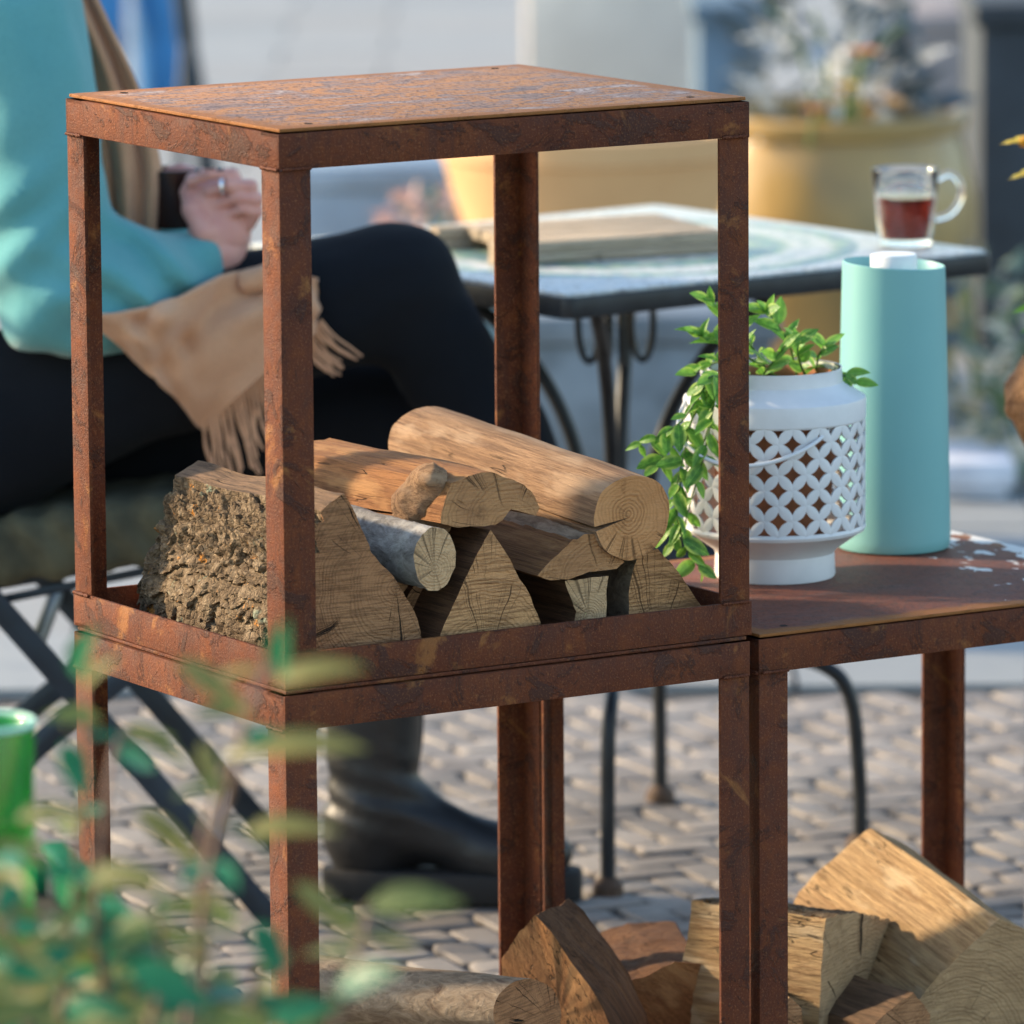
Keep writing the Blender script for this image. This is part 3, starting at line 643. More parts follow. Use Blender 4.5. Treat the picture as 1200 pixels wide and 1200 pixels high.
def jug_mat():
    t = NT('teal_enamel'); t.bump(t.noise(500, 2), .04, .001); c = t.mix(t.sstep(t.noise(6, 4), .3, .7), (.18, .42, .425), (.195, .44, .44)); return t.set(c, .42, 0, .4)
JUG = jug_mat(); jc = G(1047, 640, ZT); jc.z = ZT+.0005
jug = thing('insulated_jug', jc, 'tall tapering teal jug with white stopper beside the white lantern', 'jug')
ms = lathe('body', [(0, .002), (.058, .002), (.060, 0), (.0612, .002), (.0622, .012), (.0592, .16), (.0560, .30), (.0556, .3095), (.0548, .3105), (.0541, .3095), (.0541, .287), (.030, .284), (0, .284)], 72, 35)
for q in ms.vertices:                                                # the rim dips towards the pouring side
    if q.co.z > .27: q.co.z += .010*(q.co.x/.056)*-.35
link('body', ms, jug, [JUG])
link('stopper', lathe('stopper', [(0, .284), (.0245, .284), (.0255, .288), (.0255, .318), (.024, .3205), (0, .3212)], 40, 35), jug, [WHITE])

# ------------------------------------------------------------------ bistro table and what is on it
TZ = .745; tcx = V(.131, 8.31, 0); ta = math.atan2(.39, .513)
IRON = simple('dark_iron', (.018, .022, .027), .45, .3, var=.3, scale=25, bump=.15)
def mosaic_mat():
    t = NT('mosaic'); x, y, z = t.sep(); r = t.math('SQRT', t.math('ADD', t.math('MULTIPLY', x, x), t.math('MULTIPLY', y, y)))
    cell = t.vor(75, out=1); hs = t.sep(cell); ring = t.math('SINE', t.math('MULTIPLY', r, 58)); wob = t.math('ADD', ring, t.math('MULTIPLY', t.math('SUBTRACT', hs[0], .5), .9))
    c = t.ramp(t.math('ADD', t.math('MULTIPLY', wob, .35), .5), [(0, (.05, .15, .27)), (.25, (.12, .30, .24)), (.42, (.30, .42, .24)), (.55, (.60, .60, .54)), (.8, (.66, .66, .62)), (1, (.20, .36, .30))])
    c = t.mix(t.sstep(r, .30, .305), c, t.mix(hs[1], (.50, .56, .58), (.66, .66, .62))); ed = t.vor(75, feature='DISTANCE_TO_EDGE')
    c = t.mix(t.sstep(ed, .06, .02), c, (.25, .25, .24)); t.bump(t.sstep(ed, .0, .12), .3, .002); return t.set(c, .3, 0, .5)
tab = thing('bistro_table', tcx, 'square mosaic-topped bistro table with curved iron legs beside the seated person', 'table', None, ta)
def rrect(hw, r, n=6):
    out = []
    for cx_, cy_, a0 in ((hw-r, hw-r, 0), (-hw+r, hw-r, 90), (-hw+r, -hw+r, 180), (hw-r, -hw+r, 270)):
        for k in range(n+1): a = math.radians(a0+90*k/n); out.append((cx_+r*math.cos(a), cy_+r*math.sin(a)))
    return out
link('rim', extrude_poly('rim', [(x, y, TZ-.026) for x, y in rrect(.335, .016)], (0, 0, .0255), .002), tab, [IRON])
link('mosaic_top', extrude_poly('mosaic_top', [(x, y, TZ-.0015) for x, y in rrect(.329, .012)], (0, 0, .005), .001), tab, [mosaic_mat()])
for k in range(4):
    a = math.radians(45+90*k); u = V(math.cos(a), math.sin(a), 0); w = V(-u.y, u.x, 0)
    fo = Matrix.Rotation(-ta, 3, 'Z') @ V(.020, -.065, 0); main = spline([u*.215+EZ*(TZ-.027), u*.19+EZ*.685, u*.13+EZ*.635, u*.078+EZ*.56, u*.048+EZ*.48, u*.038+EZ*.40, u*.042+EZ*.34, u*.075+EZ*.30+fo*.3, u*.15+EZ*.255+fo*.6, u*.235+EZ*.235+fo, u*.270+EZ*.195+fo, u*.281+EZ*.10+fo, u*.283+EZ*.012+fo], 8)
    lg = link('leg', tube('leg', main, .0092, 10), tab, [IRON])
    cur = [u*(.032+.014*math.cos(q))+w*.012+EZ*(.655+.05*math.sin(q)) for q in [2*math.pi*i/20 for i in range(21)]]
    link('scroll', tube('scroll', cur, .0045, 6), lg, [IRON])
    link('foot', lathe('foot', [(0, 0), (.019, 0), (.019, .012), (.011, .022), (0, .022)], 16), lg, [simple('rusty_foot', (.09, .055, .035), .8)], u*.283+fo)
link('centre_ring', tube('centre_ring', [V(.045*math.cos(q), .045*math.sin(q), .40) for q in [2*math.pi*i/24 for i in range(25)]], .006, 8), tab, [IRON])

mc = G(1061, 287, TZ+.004); mc.z = TZ+.0045
mug = thing('glass_mug', mc, 'clear glass mug of red tea on the mosaic table', 'mug')
def glass_mat():
    t = NT('clear_glass'); return t.set((.96, .98, .97), .02, 0, .5, Transmission_Weight=1., IOR=1.45)
GLASS = glass_mat()
def tea_mat():
    t = NT('tea'); m = t.set((.20, .014, .003), .02, 0, .5, Transmission_Weight=.6, IOR=1.33); return m
link('cup', lathe('cup', [(0, .0), (.030, 0), (.0325, .003), (.0385, .06), (.0418, .093), (.0413, .0952), (.0402, .094), (.0368, .06), (.0305, .008), (0, .007)], 48, 50), mug, [GLASS])
link('tea', lathe('tea', [(0, .0085), (.0300, .0085), (.0310, .012), (.0345, .045), (.0366, .061), (0, .061)], 48, 40), mug, [tea_mat()])
link('handle', tube('handle', spline([V(.0395, 0, .082), V(.055, 0, .088), V(.068, 0, .076), V(.067, 0, .055), V(.055, 0, .038), V(.0368, 0, .032)], 6), .0045, 10), mug, [GLASS])
bc = G(690, 296, TZ+.004); bdir = (G(842, 290, TZ+.004)-G(548, 308, TZ+.004)); ba = math.atan2(bdir.y, bdir.x)
PALEWOOD = side_grain('pale_slat', (.68, .56, .41), (.60, .48, .34), (.40, .29, .19), dk=.35)
br = thing('slatted_board', V(bc.x, bc.y, TZ+.0045), 'pale wooden slatted board lying on the mosaic table', 'board', None, ba)
for y0, y1 in ((-.075, -.005), (.002, .068), (.075, .14)):
    link('slat', box_mesh('slat', (-.115, y0, .012), (.155, y1, .026), .0015), br, [PALEWOOD])
for y0, y1 in ((-.075, -.045), (.112, .14)):
    link('batten', box_mesh('batten', (-.155, y0, 0), (.155, y1, .0115), .001), br, [PALEWOOD]); link('end_block', box_mesh('end_block', (-.155, y0, .012), (-.1165, y1, .026), .0015), br, [PALEWOOD])

# ------------------------------------------------------------------ folding chair
NAVY = simple('navy_steel', (.014, .028, .045), .42, .2, var=.25, scale=14)
CUSH = simple('olive_cushion', (.075, .072, .042), .95, var=.3, scale=20, bump=.5, bscale=400)
chair_o = V(-.62, 8.0, 0); ch = thing('folding_chair', chair_o, 'navy steel folding chair with olive cushion under the person in the teal sweater', 'chair')
for yn, ys in ((7.80, 1), (8.20, -1)):
    def bar(nm, pts, w=.0135, par=ch): return link(nm, tube(nm, [V(p[0], yn+(p[2] if len(p) > 2 else 0)*ys, p[1]) for p in pts], w*1.15, 8, flat=(V(0, 1, 0), .35), o=chair_o), par, [NAVY])
    bar('back_leg_bar', [(-.285, .005), (-.45, .205), (-.62, .405), (-.80, .63), (-.86, .75), (-.90, .88)])
    bar('front_leg_bar', [(-.82, .005, .008), (-.60, .19, .008), (-.45, .315, .008), (-.345, .425, .008)])
    bar('seat_rail', [(-.80, .400, .015), (-.62, .418, .015), (-.42, .452, .015), (-.36, .458, .015)], .012)
    bar('under_rod', [(-.76, .375, .02), (-.60, .395, .02), (-.43, .428, .02)], .005)
for x, z in ((-.565, .335), (-.70, .08), (-.36, .085), (-.40, .452), (-.80, .40), (-.87, .80), (-.89, .86)):
    link('cross_rod', tube('cross_rod', [V(x, 7.80, z), V(x, 8.20, z)], .0095, 8, o=chair_o), ch, [NAVY])
for k in range(6):
    x = -.775+k*.072; link('seat_slat', box_mesh('seat_slat', (-.028, -.18, -.004), (.028, .18, .004), .002), ch, [NAVY], V(x, 8.0, .412+(x+.78)*.15)-chair_o)
def cush_sdf(X):
    c = np.array([-.575, 7.985, .458]); Q = np.abs(X-c)-np.array([.205, .18, .018]); Q[..., 2] = np.abs(X[..., 2]-c[2]-.13*(X[..., 0]-c[0]))-.018
    d = np.linalg.norm(np.maximum(Q, 0), axis=-1)-.022; edge = np.clip((.10-np.minimum(.2-np.abs(X[..., 0]-c[0]), .18-np.abs(X[..., 1]-c[1])))/.1, 0, 1)
    return d+.005*np.sin(X[..., 0]*115+3*np.sin(X[..., 2]*40))*edge+.003*vnoise(X, 60, 3)
cu = link('cushion', nets('cushion', cush_sdf, (-.83, 7.76, .38), (-.32, 8.21, .56), .007, chair_o), ch, [CUSH])

# ------------------------------------------------------------------ seated person
po = V(-.62, 7.97, 0)
per = thing('person', po, 'seated person in teal sweater and black trousers, tan fringed scarf over the crossed legs', 'person')
def wool(name, a, b, sc_=1.):
    t = NT(name); n1 = t.noise(7, 4); n2 = t.noise(900, 2, v=t.map(scale=(1, 1, .25))); c = t.mix(t.sstep(n1, .3, .7), a, b); c = t.mix(t.math('MULTIPLY', t.sstep(n2, .45, .65), .25), c, tuple(q*.7 for q in a))
    t.bump(t.math('ADD', n2, t.noise(160, 3)), .35*sc_, .002); return t.set(c, .95, 0, .15, Sheen_Weight=.3 if sc_ > .6 else .02, Sheen_Roughness=.5)
SWEAT = wool('teal_wool', (.090, .305, .325), (.115, .35, .37)); SCARF = wool('tan_wool', (.54, .30, .175), (.60, .345, .205)); TROUS = wool('black_cloth', (.0058, .0074, .0105), (.0080, .0100, .0138), .5)
def skin_mat():
    t = NT('skin'); c = t.mix(t.sstep(t.noise(40, 4), .35, .7), (.60, .29, .245), (.66, .35, .29)); t.bump(t.noise(260, 3), .15, .001); return t.set(c, .5, 0, .4, Subsurface_Weight=.12, Subsurface_Scale=.008)
SKIN = skin_mat(); LEATHER = simple('black_leather', (.013, .014, .016), .46, var=.3, scale=14, bump=.5, bscale=70); RUBBER = simple('black_rubber', (.010, .010, .011), .75, var=.2)
HR, KR, AR = (-.66, 7.885, .575), (-.135, 7.905, .752), (.085, 7.935, .405)         # near leg, crossed on top
HLf, KL, AL = (-.66, 8.06, .565), (-.13, 8.01, .585), (-.165, 7.965, .12)            # far leg, planted
def legs_d(X, wr=1):
    d = smin(cap(X, HR, (-.38, 7.880, .695), .104, .090), cap(X, (-.38, 7.880, .695), KR, .090, .073), .05)
    d = smin(d, cap(X, KR, (-.015, 7.93, .56), .068, .058), .03); d = smin(d, cap(X, (-.015, 7.93, .56), AR, .058, .042), .03)
    e = smin(cap(X, HLf, KL, .098, .070), cap(X, KL, (-.15, 7.985, .38), .066, .062), .03); e = smin(e, cap(X, (-.15, 7.985, .38), AL, .060, .046), .03)
    d = smin(d, e, .012); d = smin(d, ell(X, (-.70, 7.97, .575), (.15, .185, .12)), .05)
    if wr: d = d+.0028*vnoise(X*np.array([1, 1, 1.6]), 42, 8)+.0016*np.sin((X[..., 0]*.6-X[..., 2])*120+4*np.sin(X[..., 1]*30))*np.exp(-((X[..., 0]+.17)**2+(X[..., 2]-.70)**2)/.012)
    return d
link('trousers', nets('trousers', legs_d, (-.90, 7.74, .10), (.22, 8.22, .90), .0085, po), per, [TROUS])
SH, EL, WR = (-.578, 7.820, 1.085), (-.527, 7.785, .766), (-.375, 7.845, .785)
def sweater_d(X):
    d = cap(X, (-.77, 7.985, .62), (-.755, 7.98, .98), .122, .120, (1, 1.2, 1)); d = smin(d, ell(X, (-.70, 7.97, 1.08), (.125, .20, .07)), .06)
    d = smin(d, ell(X, (-.745, 7.97, .62), (.165, .185, .07)), .05)
    a = smin(cap(X, SH, EL, .084, .073), cap(X, EL, (-.45, 7.80, .760), .072, .066), .03); a = smin(a, cap(X, (-.45, 7.80, .760), WR, .066, .047), .03)
    a2 = smin(cap(X, (-.64, 8.13, 1.075), (-.59, 8.16, .78), .078, .066), cap(X, (-.59, 8.16, .78), (-.42, 8.00, .80), .062, .046), .03)
    fold = .006*np.sin((X[..., 0]*.8+X[..., 2]*1.1)*85+3*vnoise(X, 22, 2))*np.exp(-((X[..., 0]+.43)**2+(X[..., 2]-.78)**2)/.009)
    fold = fold+.005*np.sin((X[..., 2]*1.0-X[..., 0]*.9)*70+2*vnoise(X, 18, 5))*np.exp(-((X[..., 0]+.60)**2+(X[..., 2]-.80)**2)/.02)
    d = smin(smin(d, a, .010), a2, .02); nk = cap(X, (-.705, 7.97, 1.12), (-.70, 7.97, 1.18), .058, .055); d = smin(d, nk, .03)
    return d+.0060*vnoise(X*np.array([1, 1, .7]), 26, 12)+.003*vnoise(X*np.array([1, 1, .5]), 70, 15)+fold*1.6
link('sweater', nets('sweater', sweater_d, (-.92, 7.68, .50), (-.30, 8.27, 1.28), .008, po), per, [SWEAT])
# skin: head, neck, forearms and hands as one body
def Pp(px, py, y): q = P(px, py, y); return np.array(q)
hand_c = Pp(258, 270, 7.862)
def body_d(X):
    d = cap(X, (-.70, 7.97, 1.02), (-.685, 7.97, 1.26), .055, .050); d = smin(d, ell(X, (-.665, 7.97, 1.38), (.092, .075, .115)), .03)
    d = smin(d, ell(X, (-.60, 7.97, 1.325), (.035, .045, .045)), .03); d = smin(d, cap(X, (-.575, 7.97, 1.375), (-.555, 7.97, 1.352), .010, .014), .012)
    for s in (-1, 1): d = smin(d, ell(X, (-.68, 7.97+s*.076, 1.375), (.022, .010, .032)), .006); d = np.maximum(d, -ell(X, (-.583, 7.97+s*.032, 1.388), (.012, .015, .008)))
    d = np.maximum(d, -ell(X, (-.568, 7.97, 1.312), (.010, .022, .004)))
    d = smin(d, cap(X, (-.44, 7.81, .775), (-.345, 7.85, .80), .032, .029, (1, .8, 1)), .01)
    d = smin(d, ell(X, hand_c, (.038, .022, .042)), .015)
    return d
link('body', nets('body', body_d, (-.80, 7.80, .72), (-.28, 8.08, 1.52), .0065, po), per, [SKIN])
def hand_d(X):
    H = lambda px, py, y: Pp(px, py, y)
    d = cap(X, H(236, 300, 7.842), H(260, 272, 7.856), .026, .030, (1, .75, 1)); d = smin(d, cap(X, H(260, 272, 7.856), H(272, 244, 7.864), .032, .026, (1, .7, 1)), .012); d = smin(d, ell(X, H(250, 236, 7.862), (.028, .022, .026)), .012)
    fing = [[(281, 226, 7.846), (273, 205, 7.836), (247, 203, 7.836), (222, 214, 7.85)], [(289, 236, 7.846), (294, 218, 7.834), (270, 217, 7.830), (244, 225, 7.842)], [(293, 250, 7.846), (301, 233, 7.834), (280, 231, 7.830), (256, 239, 7.842)], [(292, 263, 7.848), (301, 248, 7.836), (285, 245, 7.832), (266, 252, 7.842)]]
    for k, fg in enumerate(fing):
        q = [H(*a) for a in fg]; r = (.0080, .0080, .0078, .0070)[k]; g = cap(X, q[0], q[1], r*1.15, r); g = smin(g, cap(X, q[1], q[2], r*1.02, r*.95), .004); g = smin(g, cap(X, q[2], q[3], r*.95, r*.8), .004); d = smin(d, g, .0006)
    q = [H(240, 272, 7.835), H(226, 246, 7.846), H(222, 226, 7.866), H(226, 210, 7.88)]; g = smin(cap(X, q[0], q[1], .015, .0125), cap(X, q[1], q[2], .0125, .011), .006); g = smin(g, cap(X, q[2], q[3], .011, .009), .005); d = smin(d, g, .006)
    return d
link('hand', nets('hand', hand_d, P(205, 320, 7.79)-V(0, 0, .0), P(318, 185, 7.95), .0032, po), per, [SKIN])
def hand2_d(X):
    H = lambda px, py, y: Pp(px, py, y); d = cap(X, H(150, 232, 7.985), H(180, 222, 7.975), .030, .032, (1, .7, 1))
    for k, fg in enumerate([[(188, 206, 7.965), (212, 201, 7.95), (236, 206, 7.93), (250, 214, 7.915)], [(190, 218, 7.962), (216, 214, 7.945), (238, 219, 7.925)], [(188, 231, 7.962), (214, 230, 7.945), (234, 234, 7.93)], [(184, 243, 7.965), (206, 244, 7.95), (224, 247, 7.935)]]):
        q = [H(*a) for a in fg]
        for i in range(len(q)-1): d = smin(d, cap(X, q[i], q[i+1], .0105-.0008*i, .0098-.0008*i), .004)
    return d
link('hand', nets('hand', hand2_d, P(130, 270, 7.88), P(262, 180, 8.05), .0036, po), per, [SKIN])
link('ring', lathe('ring', [(.0085, -.002), (.0105, -.002), (.0105, .002), (.0085, .002)], 20, 40, True), per, [simple('silver', (.8, .8, .8), .2, 1)], P(262, 218, 7.829)-po).rotation_euler = (.2, 1.5, 0)
link('nail', lathe('nail', [(0, .004), (.004, .003), (.0055, 0), (0, -.001)], 12), per, [simple('dark_nail', (.01, .012, .02), .25)], P(258, 200, 7.834)-po)
hair = lambda X: np.maximum(smin(ell(X, (-.69, 7.97, 1.40), (.112, .095, .125)), cap(X, (-.74, 7.97, 1.36), (-.76, 7.97, 1.15), .085, .06), .04)+.004*np.sin(X[..., 1]*160+4*vnoise(X, 20, 3)), -ell(X, (-.57, 7.97, 1.36), (.085, .075, .095)))
link('hair', nets('hair', hair, (-.90, 7.83, 1.05), (-.52, 8.11, 1.56), .009, po), per, [simple('brown_hair', (.05, .03, .018), .5, bump=.5, bscale=120)])
# scarf: the tail hanging in front, the part lying over the lap, fringes
def lap_depth(px, py, guess=7.80):
    d = ray(px, py); best = None
    ys = np.linspace(7.70, 8.05, 140); pts = np.array([np.array(C0+d*(y/d.y)) for y in ys]); dd = np.minimum(legs_d(pts, 0), sweater_d(pts)-.008)
    k = np.argmax(dd < .006); return ys[k] if dd[k] < .006 else guess
def grid_cloth(name, rows, thick=.003, sub=5, par=None, amp=.004, seed=0, offset=Vector((0, 0, 0))):
    g = []
    for r_ in rows: g.append(spline(r_, sub))
    cols = len(g[0]); full = [spline([g[i][c] for i in range(len(g))], sub) for c in range(cols)]; nr = len(full[0]); vs_, fs = [], []
    for c in range(cols):
        for r_ in range(nr): q = full[c][r_]; vs_.append(q+V(0, -1, .2)*amp*nz(q, 22, seed)-offset)
    for c in range(cols-1):
        for r_ in range(nr-1): fs.append((c*nr+r_, (c+1)*nr+r_, (c+1)*nr+r_+1, c*nr+r_+1))
    me = tomesh(name, vs_, fs, 180); o = link(name, me, par, [SCARF]); md = o.modifiers.new('thick', 'SOLIDIFY'); md.thickness = thick; md.offset = 0; return o
tails = []
for k, (sx, yo) in enumerate(((0, 0), (-22, .02))):
    rows = []
    for (x0, x1, y_) in ((60, 104, -20), (92, 132, 40), (112, 158, 95), (126, 178, 150), (134, 188, 200), (140, 186, 250), (150, 180, 300)):
        xs = np.linspace(x0, x1, 6); rows.append([P(x+sx, y_, 7.905+yo+.012*math.sin(i*2.1+y_*.01)) for i, x in enumerate(xs)])
    scf = grid_cloth('scarf', rows, .006, 4, per, .003, k, po); tails.append(scf)
top = [(116, 368), (140, 366), (165, 362), (190, 354), (215, 346), (240, 333), (262, 322), (290, 316), (330, 316), (372, 326)]; bot = [(115, 384), (140, 405), (165, 428), (190, 452), (214, 475), (238, 502), (268, 476), (300, 447), (335, 418), (370, 390)]
rows = []
for t in (0, .2, .4, .6, .8, 1):
    row = []
    for (a, b), (c, d) in zip(top, bot):
        px, py = lerp(a, c, t), lerp(b, d, t); row.append(P(px, py, lap_depth(px, py)-.010-.010*math.sin((px*.8+py)*.085)))
    rows.append(row)
lap = grid_cloth('scarf', rows, .005, 6, per, .008, 3, po)
bunch = lambda X: smin(cap(X, Pp(292, 330, 7.80), Pp(330, 318, 7.80), .014, .020), cap(X, Pp(330, 318, 7.80), Pp(362, 362, 7.80), .018, .014), .01)+.004*vnoise(X, 90, 3)
link('knot', nets('knot', bunch, P(270, 400, 7.75), P(390, 290, 7.86), .005, po), lap, [SCARF])
rf = random.Random(3)
def fringe(p0, p1, n, dirp, L, y):
    for k in range(n):
        t = (k+.5)/n; a, b = lerp(p0[0], p1[0], t), lerp(p0[1], p1[1], t); l = L*rf.uniform(.75, 1.15); dx, dy = dirp[0]*l+rf.uniform(-9, 9), dirp[1]*l
        pts = [(a, b-6), (a+dx*.3+rf.uniform(-3, 3), b+dy*.35), (a+dx*.65+rf.uniform(-4, 4), b+dy*.7), (a+dx, b+dy)]
        pp = spline([P(x, q, min(lap_depth(x, q, 7.80), 7.82)-.006) for x, q in pts], 4)
        link('fringe', tube('fringe', pp, lambda t: .00185*(1-.3*t), 6, o=po), lap, [SCARF])
fringe((236, 499), (345, 416), 38, (.22, .97), 82, 7.79); fringe((350, 408), (376, 380), 14, (.75, .6), 55, 7.79)
# boots
def boot(o0, yaw, top=.262, pitch=0.):
    M = Matrix.Translation(o0) @ Matrix.Rotation(yaw, 4, 'Z') @ Matrix.Rotation(pitch, 4, 'Y')
    def up_d(X):
        d = cap(X, (.055, 0, .26), (.055, 0, .11), .056, .050, (1, .85, 1)); d = smin(d, ell(X, (.048, 0, .075), (.052, .038, .055)), .02)
        d = smin(d, cap(X, (.07, 0, .10), (.19, 0, .058), .044, .034, (1, .95, 1)), .03); d = smin(d, ell(X, (.215, -.002, .055), (.066, .045, .036)), .02)
        d = np.maximum(d, .030-X[..., 2]); d = np.maximum(d, X[..., 2]-top)
        w = .0026*np.sin(X[..., 2]*170+X[..., 0]*60+2*vnoise(X, 30, 4))*np.exp(-((X[..., 2]-.13)**2)/.0022)
        seam = -.0022*np.exp(-((X[..., 2]-.037)/.004)**2)
        return d+w+seam+.0014*vnoise(X, 55, 6)
    b = link('boot', nets('boot', up_d, (-.03, -.075, .015), (.30, .075, .29), .0052, (0, 0, 0)), per, [LEATHER]); b.matrix_basis = Matrix.Translation(-po) @ M
    out = []
    for i in range(40):
        a = 2*math.pi*i/40; x = .143+.148*math.cos(a); hw = (.039+.010*math.sin(max(0, (x-.08))/.2*2.2) if x > .08 else .039)*abs(math.sin(a))**.6; out.append((x, math.copysign(hw, math.sin(a)), 0))
    bm_ = extrude_poly('sole', out, (0, 0, .036), .003); link('sole', bm_, b, [RUBBER])
    for k in range(11): link('lug', box_mesh('lug', (-.008, -.040, -.0035), (.006, .040, .004), .001), b, [RUBBER], V(.015+k*.025, 0, .0))
    return b
boot(G(383, 1052, 0)+V(0, 0, .004), math.atan2(-.03, .285)).scale = (1.07, 1.04, 1.0)
boot(V(.025, 7.935, .335), .05, .17, -.08)
cupo = P(203, 232, 7.925); cp = thing('cup', cupo-V(0, 0, .035), 'dark brown cup held between the hands of the seated person', 'cup')
link('body', lathe('body', [(0, 0), (.026, 0), (.029, .004), (.033, .07), (.031, .0705), (.028, .01), (0, .008)], 32, 40), cp, [simple('brown_glaze', (.035, .014, .011), .25)])

# ------------------------------------------------------------------ foreground: green planter trough, shrub, glass jar
GREENP = simple('green_glaze', (.015, .22, .085), .18, var=.3, scale=8)
tr_a, tr_b = G(82, 1005, .60), G(275, 1205, .60); tdir = (tr_b-tr_a).normalized(); tn = V(tdir.y, -tdir.x, 0)
if tn.x > 0: tn = -tn
tro = tr_a+tdir*.35+tn*.20; tro.z = 0
ang = math.atan2(tdir.y, tdir.x)
trg = thing('planter_trough', tro, 'green planter trough at the front left edge, crowded with a leafy shrub', 'planter', None, ang)
sgn = 1 if (Matrix.Rotation(-ang, 3, 'Z') @ tn).y > 0 else -1                 # local y towards the trough's inside
def tb(nm, a, b, m=GREENP, bev=.004): return link(nm, box_mesh(nm, [min(a[i], b[i]) for i in range(3)], [max(a[i], b[i]) for i in range(3)], bev), trg, [m])
for s_ in (-1, 1): tb('side', (-.40, s_*.19, .30), (.55, s_*.20, .592))
tb('end', (-.40, -.189, .30), (-.39, .189, .592)); tb('end', (.54, -.189, .30), (.55, .189, .592)); tb('bottom', (-.39, -.189, .30), (.54, .189, .31))
for s_ in (-1, 1): tb('rim', (-.405, s_*.186, .593), (.555, s_*.208, .603))
for x in (-.37, .51):
    for y_ in (-.17, .15): tb('leg', (x, y_, 0), (x+.02, y_+.02, .299))
tb('soil', (-.388, -.188, .50), (.538, .188, .565), SOIL)
SLEAF = leaf_mat('shrub_leaf', (.06, .11, .03), (.14, .18, .05), None, .55, .4); SLEAF2 = leaf_mat('shrub_leaf_pale', (.13, .155, .045), (.26, .235, .07), None, .45, .4); SLEAF3 = leaf_mat('shrub_leaf_deep', (.010, .11, .045), (.025, .19, .08), None, .22, .3)
TWIG = simple('shrub_twig', (.22, .13, .09), .7)
sm = [leaf_mesh('leaf', .34, .25, .25, SLEAF), leaf_mesh('leaf', .27, .35, .4, SLEAF2), leaf_mesh('leaf', .42, .2, .2, SLEAF3)]
so = V(tro.x, tro.y, .565)
shr = thing('leafy_shrub', so, 'blurred leafy shrub with reddish twigs in the near left foreground', 'shrub')
rs = random.Random(21)
def sleaf(p, d, L, k, up=None):
    o = link('leaf', sm[k], shr); o.matrix_basis = Matrix.Translation(p-so) @ orient(d, up or V(rs.uniform(-.6, .6), rs.uniform(-.9, .1), rs.uniform(.3, 1))) @ Matrix.Diagonal((L, L, L, 1))
twigs = [([(190, 1330), (225, 1150), (248, 1000), (275, 905), (290, 830), (318, 770)], 4.35), ([(215, 1330), (240, 1130), (232, 1010), (262, 900)], 4.5), ([(60, 1330), (75, 1150), (92, 1000), (98, 880), (100, 800)], 4.55), ([(20, 1330), (30, 1180), (10, 1080), (25, 1010)], 4.4),
         ([(330, 1330), (380, 1230), (420, 1120), (430, 1060)], 4.3), ([(120, 1330), (130, 1200), (112, 1080), (130, 900), (150, 850)], 4.6), ([(-40, 1300), (-20, 1190), (-10, 1080), (5, 1000)], 4.5), ([(150, 1330), (170, 1230), (190, 1130), (180, 1060)], 4.3), ([(270, 1330), (290, 1220), (300, 1130)], 4.45)]
for pp, yd in twigs:
    pts = [P(a, b, yd+rs.uniform(-.05, .05)) for a, b in pp]; base = V(lerp(pts[0].x, so.x, .4), yd+.1, .55); pts = spline([base]+pts, 6)
    link('twig', tube('twig', pts, lambda t: .0042*(1-.6*t), 6, o=so), shr, [TWIG])
    n = len(pts)
    for q in range(8):
        t = .22+.78*(q+.5)/8; p0 = pts[min(int(t*(n-1)), n-1)]; a = rs.uniform(0, 6.28)
        sleaf(p0, V(math.cos(a), math.sin(a)*.6, rs.uniform(-.3, .6)), rs.uniform(.030, .048), rs.choice((0, 0, 1, 1, 2)))
# the leaves that stand clear of the mass
for (x0, y0, x1, y1, yd, k) in [(322, 800, 402, 765, 4.2, 1), (326, 792, 324, 735, 4.15, 2), (300, 880, 405, 855, 4.3, 1), (290, 975, 375, 955, 4.3, 1), (345, 1035, 420, 1090, 4.3, 1), (430, 1062, 530, 1045, 4.2, 0), (205, 775, 290, 820, 4.25, 1), (235, 870, 255, 925, 4.4, 1), (160, 950, 235, 1000, 4.5, 1),
                                (85, 790, 100, 740, 4.4, 2), (98, 810, 110, 770, 4.35, 1), (118, 845, 60, 830, 4.4, 0), (150, 850, 215, 880, 4.5, 1), (75, 870, 100, 930, 4.4, 2), (395, 1160, 455, 1130, 4.1, 2), (262, 890, 295, 870, 4.3, 1), (235, 1010, 215, 1030, 4.3, 2), (252, 1010, 275, 1035, 4.3, 2),
                                (280, 1080, 200, 1050, 4.4, 0), (300, 1080, 330, 1140, 4.3, 2), (150, 1130, 240, 1170, 4.2, 2), (20, 960, 90, 940, 4.3, 1)]:
    a, b = P(x0, y0, yd), P(x1, y1, yd-.03); sleaf(a, b-a, (b-a).length, k, V(rs.uniform(-.2, .2), -.8, .7))
for q in range(110):
    x = rs.uniform(-40, 330); lim = 985+max(0, (x-40))*.72; y_ = rs.uniform(lim, 1260); a = rs.uniform(0, 6.28)
    sleaf(P(x, y_, rs.uniform(4.15, 4.75)), V(math.cos(a), math.sin(a)*.7, rs.uniform(-.3, .5)), rs.uniform(.034, .060), rs.choice((0, 0, 1, 1, 2)))
for q in range(110):
    x = rs.uniform(-40, 280); lim = 1030+max(0, (x-60))*.85; a = rs.uniform(0, 6.28)
    sleaf(P(x, rs.uniform(lim, 1270), rs.uniform(4.5, 4.95)), V(math.cos(a), math.sin(a)*.7, rs.uniform(-.3, .4)), rs.uniform(.045, .075), rs.choice((2, 0, 0)))
GGLASS = NT('green_glass').set((.02, .55, .06), .04, 0, .5, Transmission_Weight=.75, IOR=1.45)
gj = P(-22, 935, 5.15); gj.z = .566
link_t = thing('glass_jar', gj, 'bright green glass jar standing behind the shrub at the left edge', 'jar')
htop = P(-22, 847, 5.15).z-gj.z
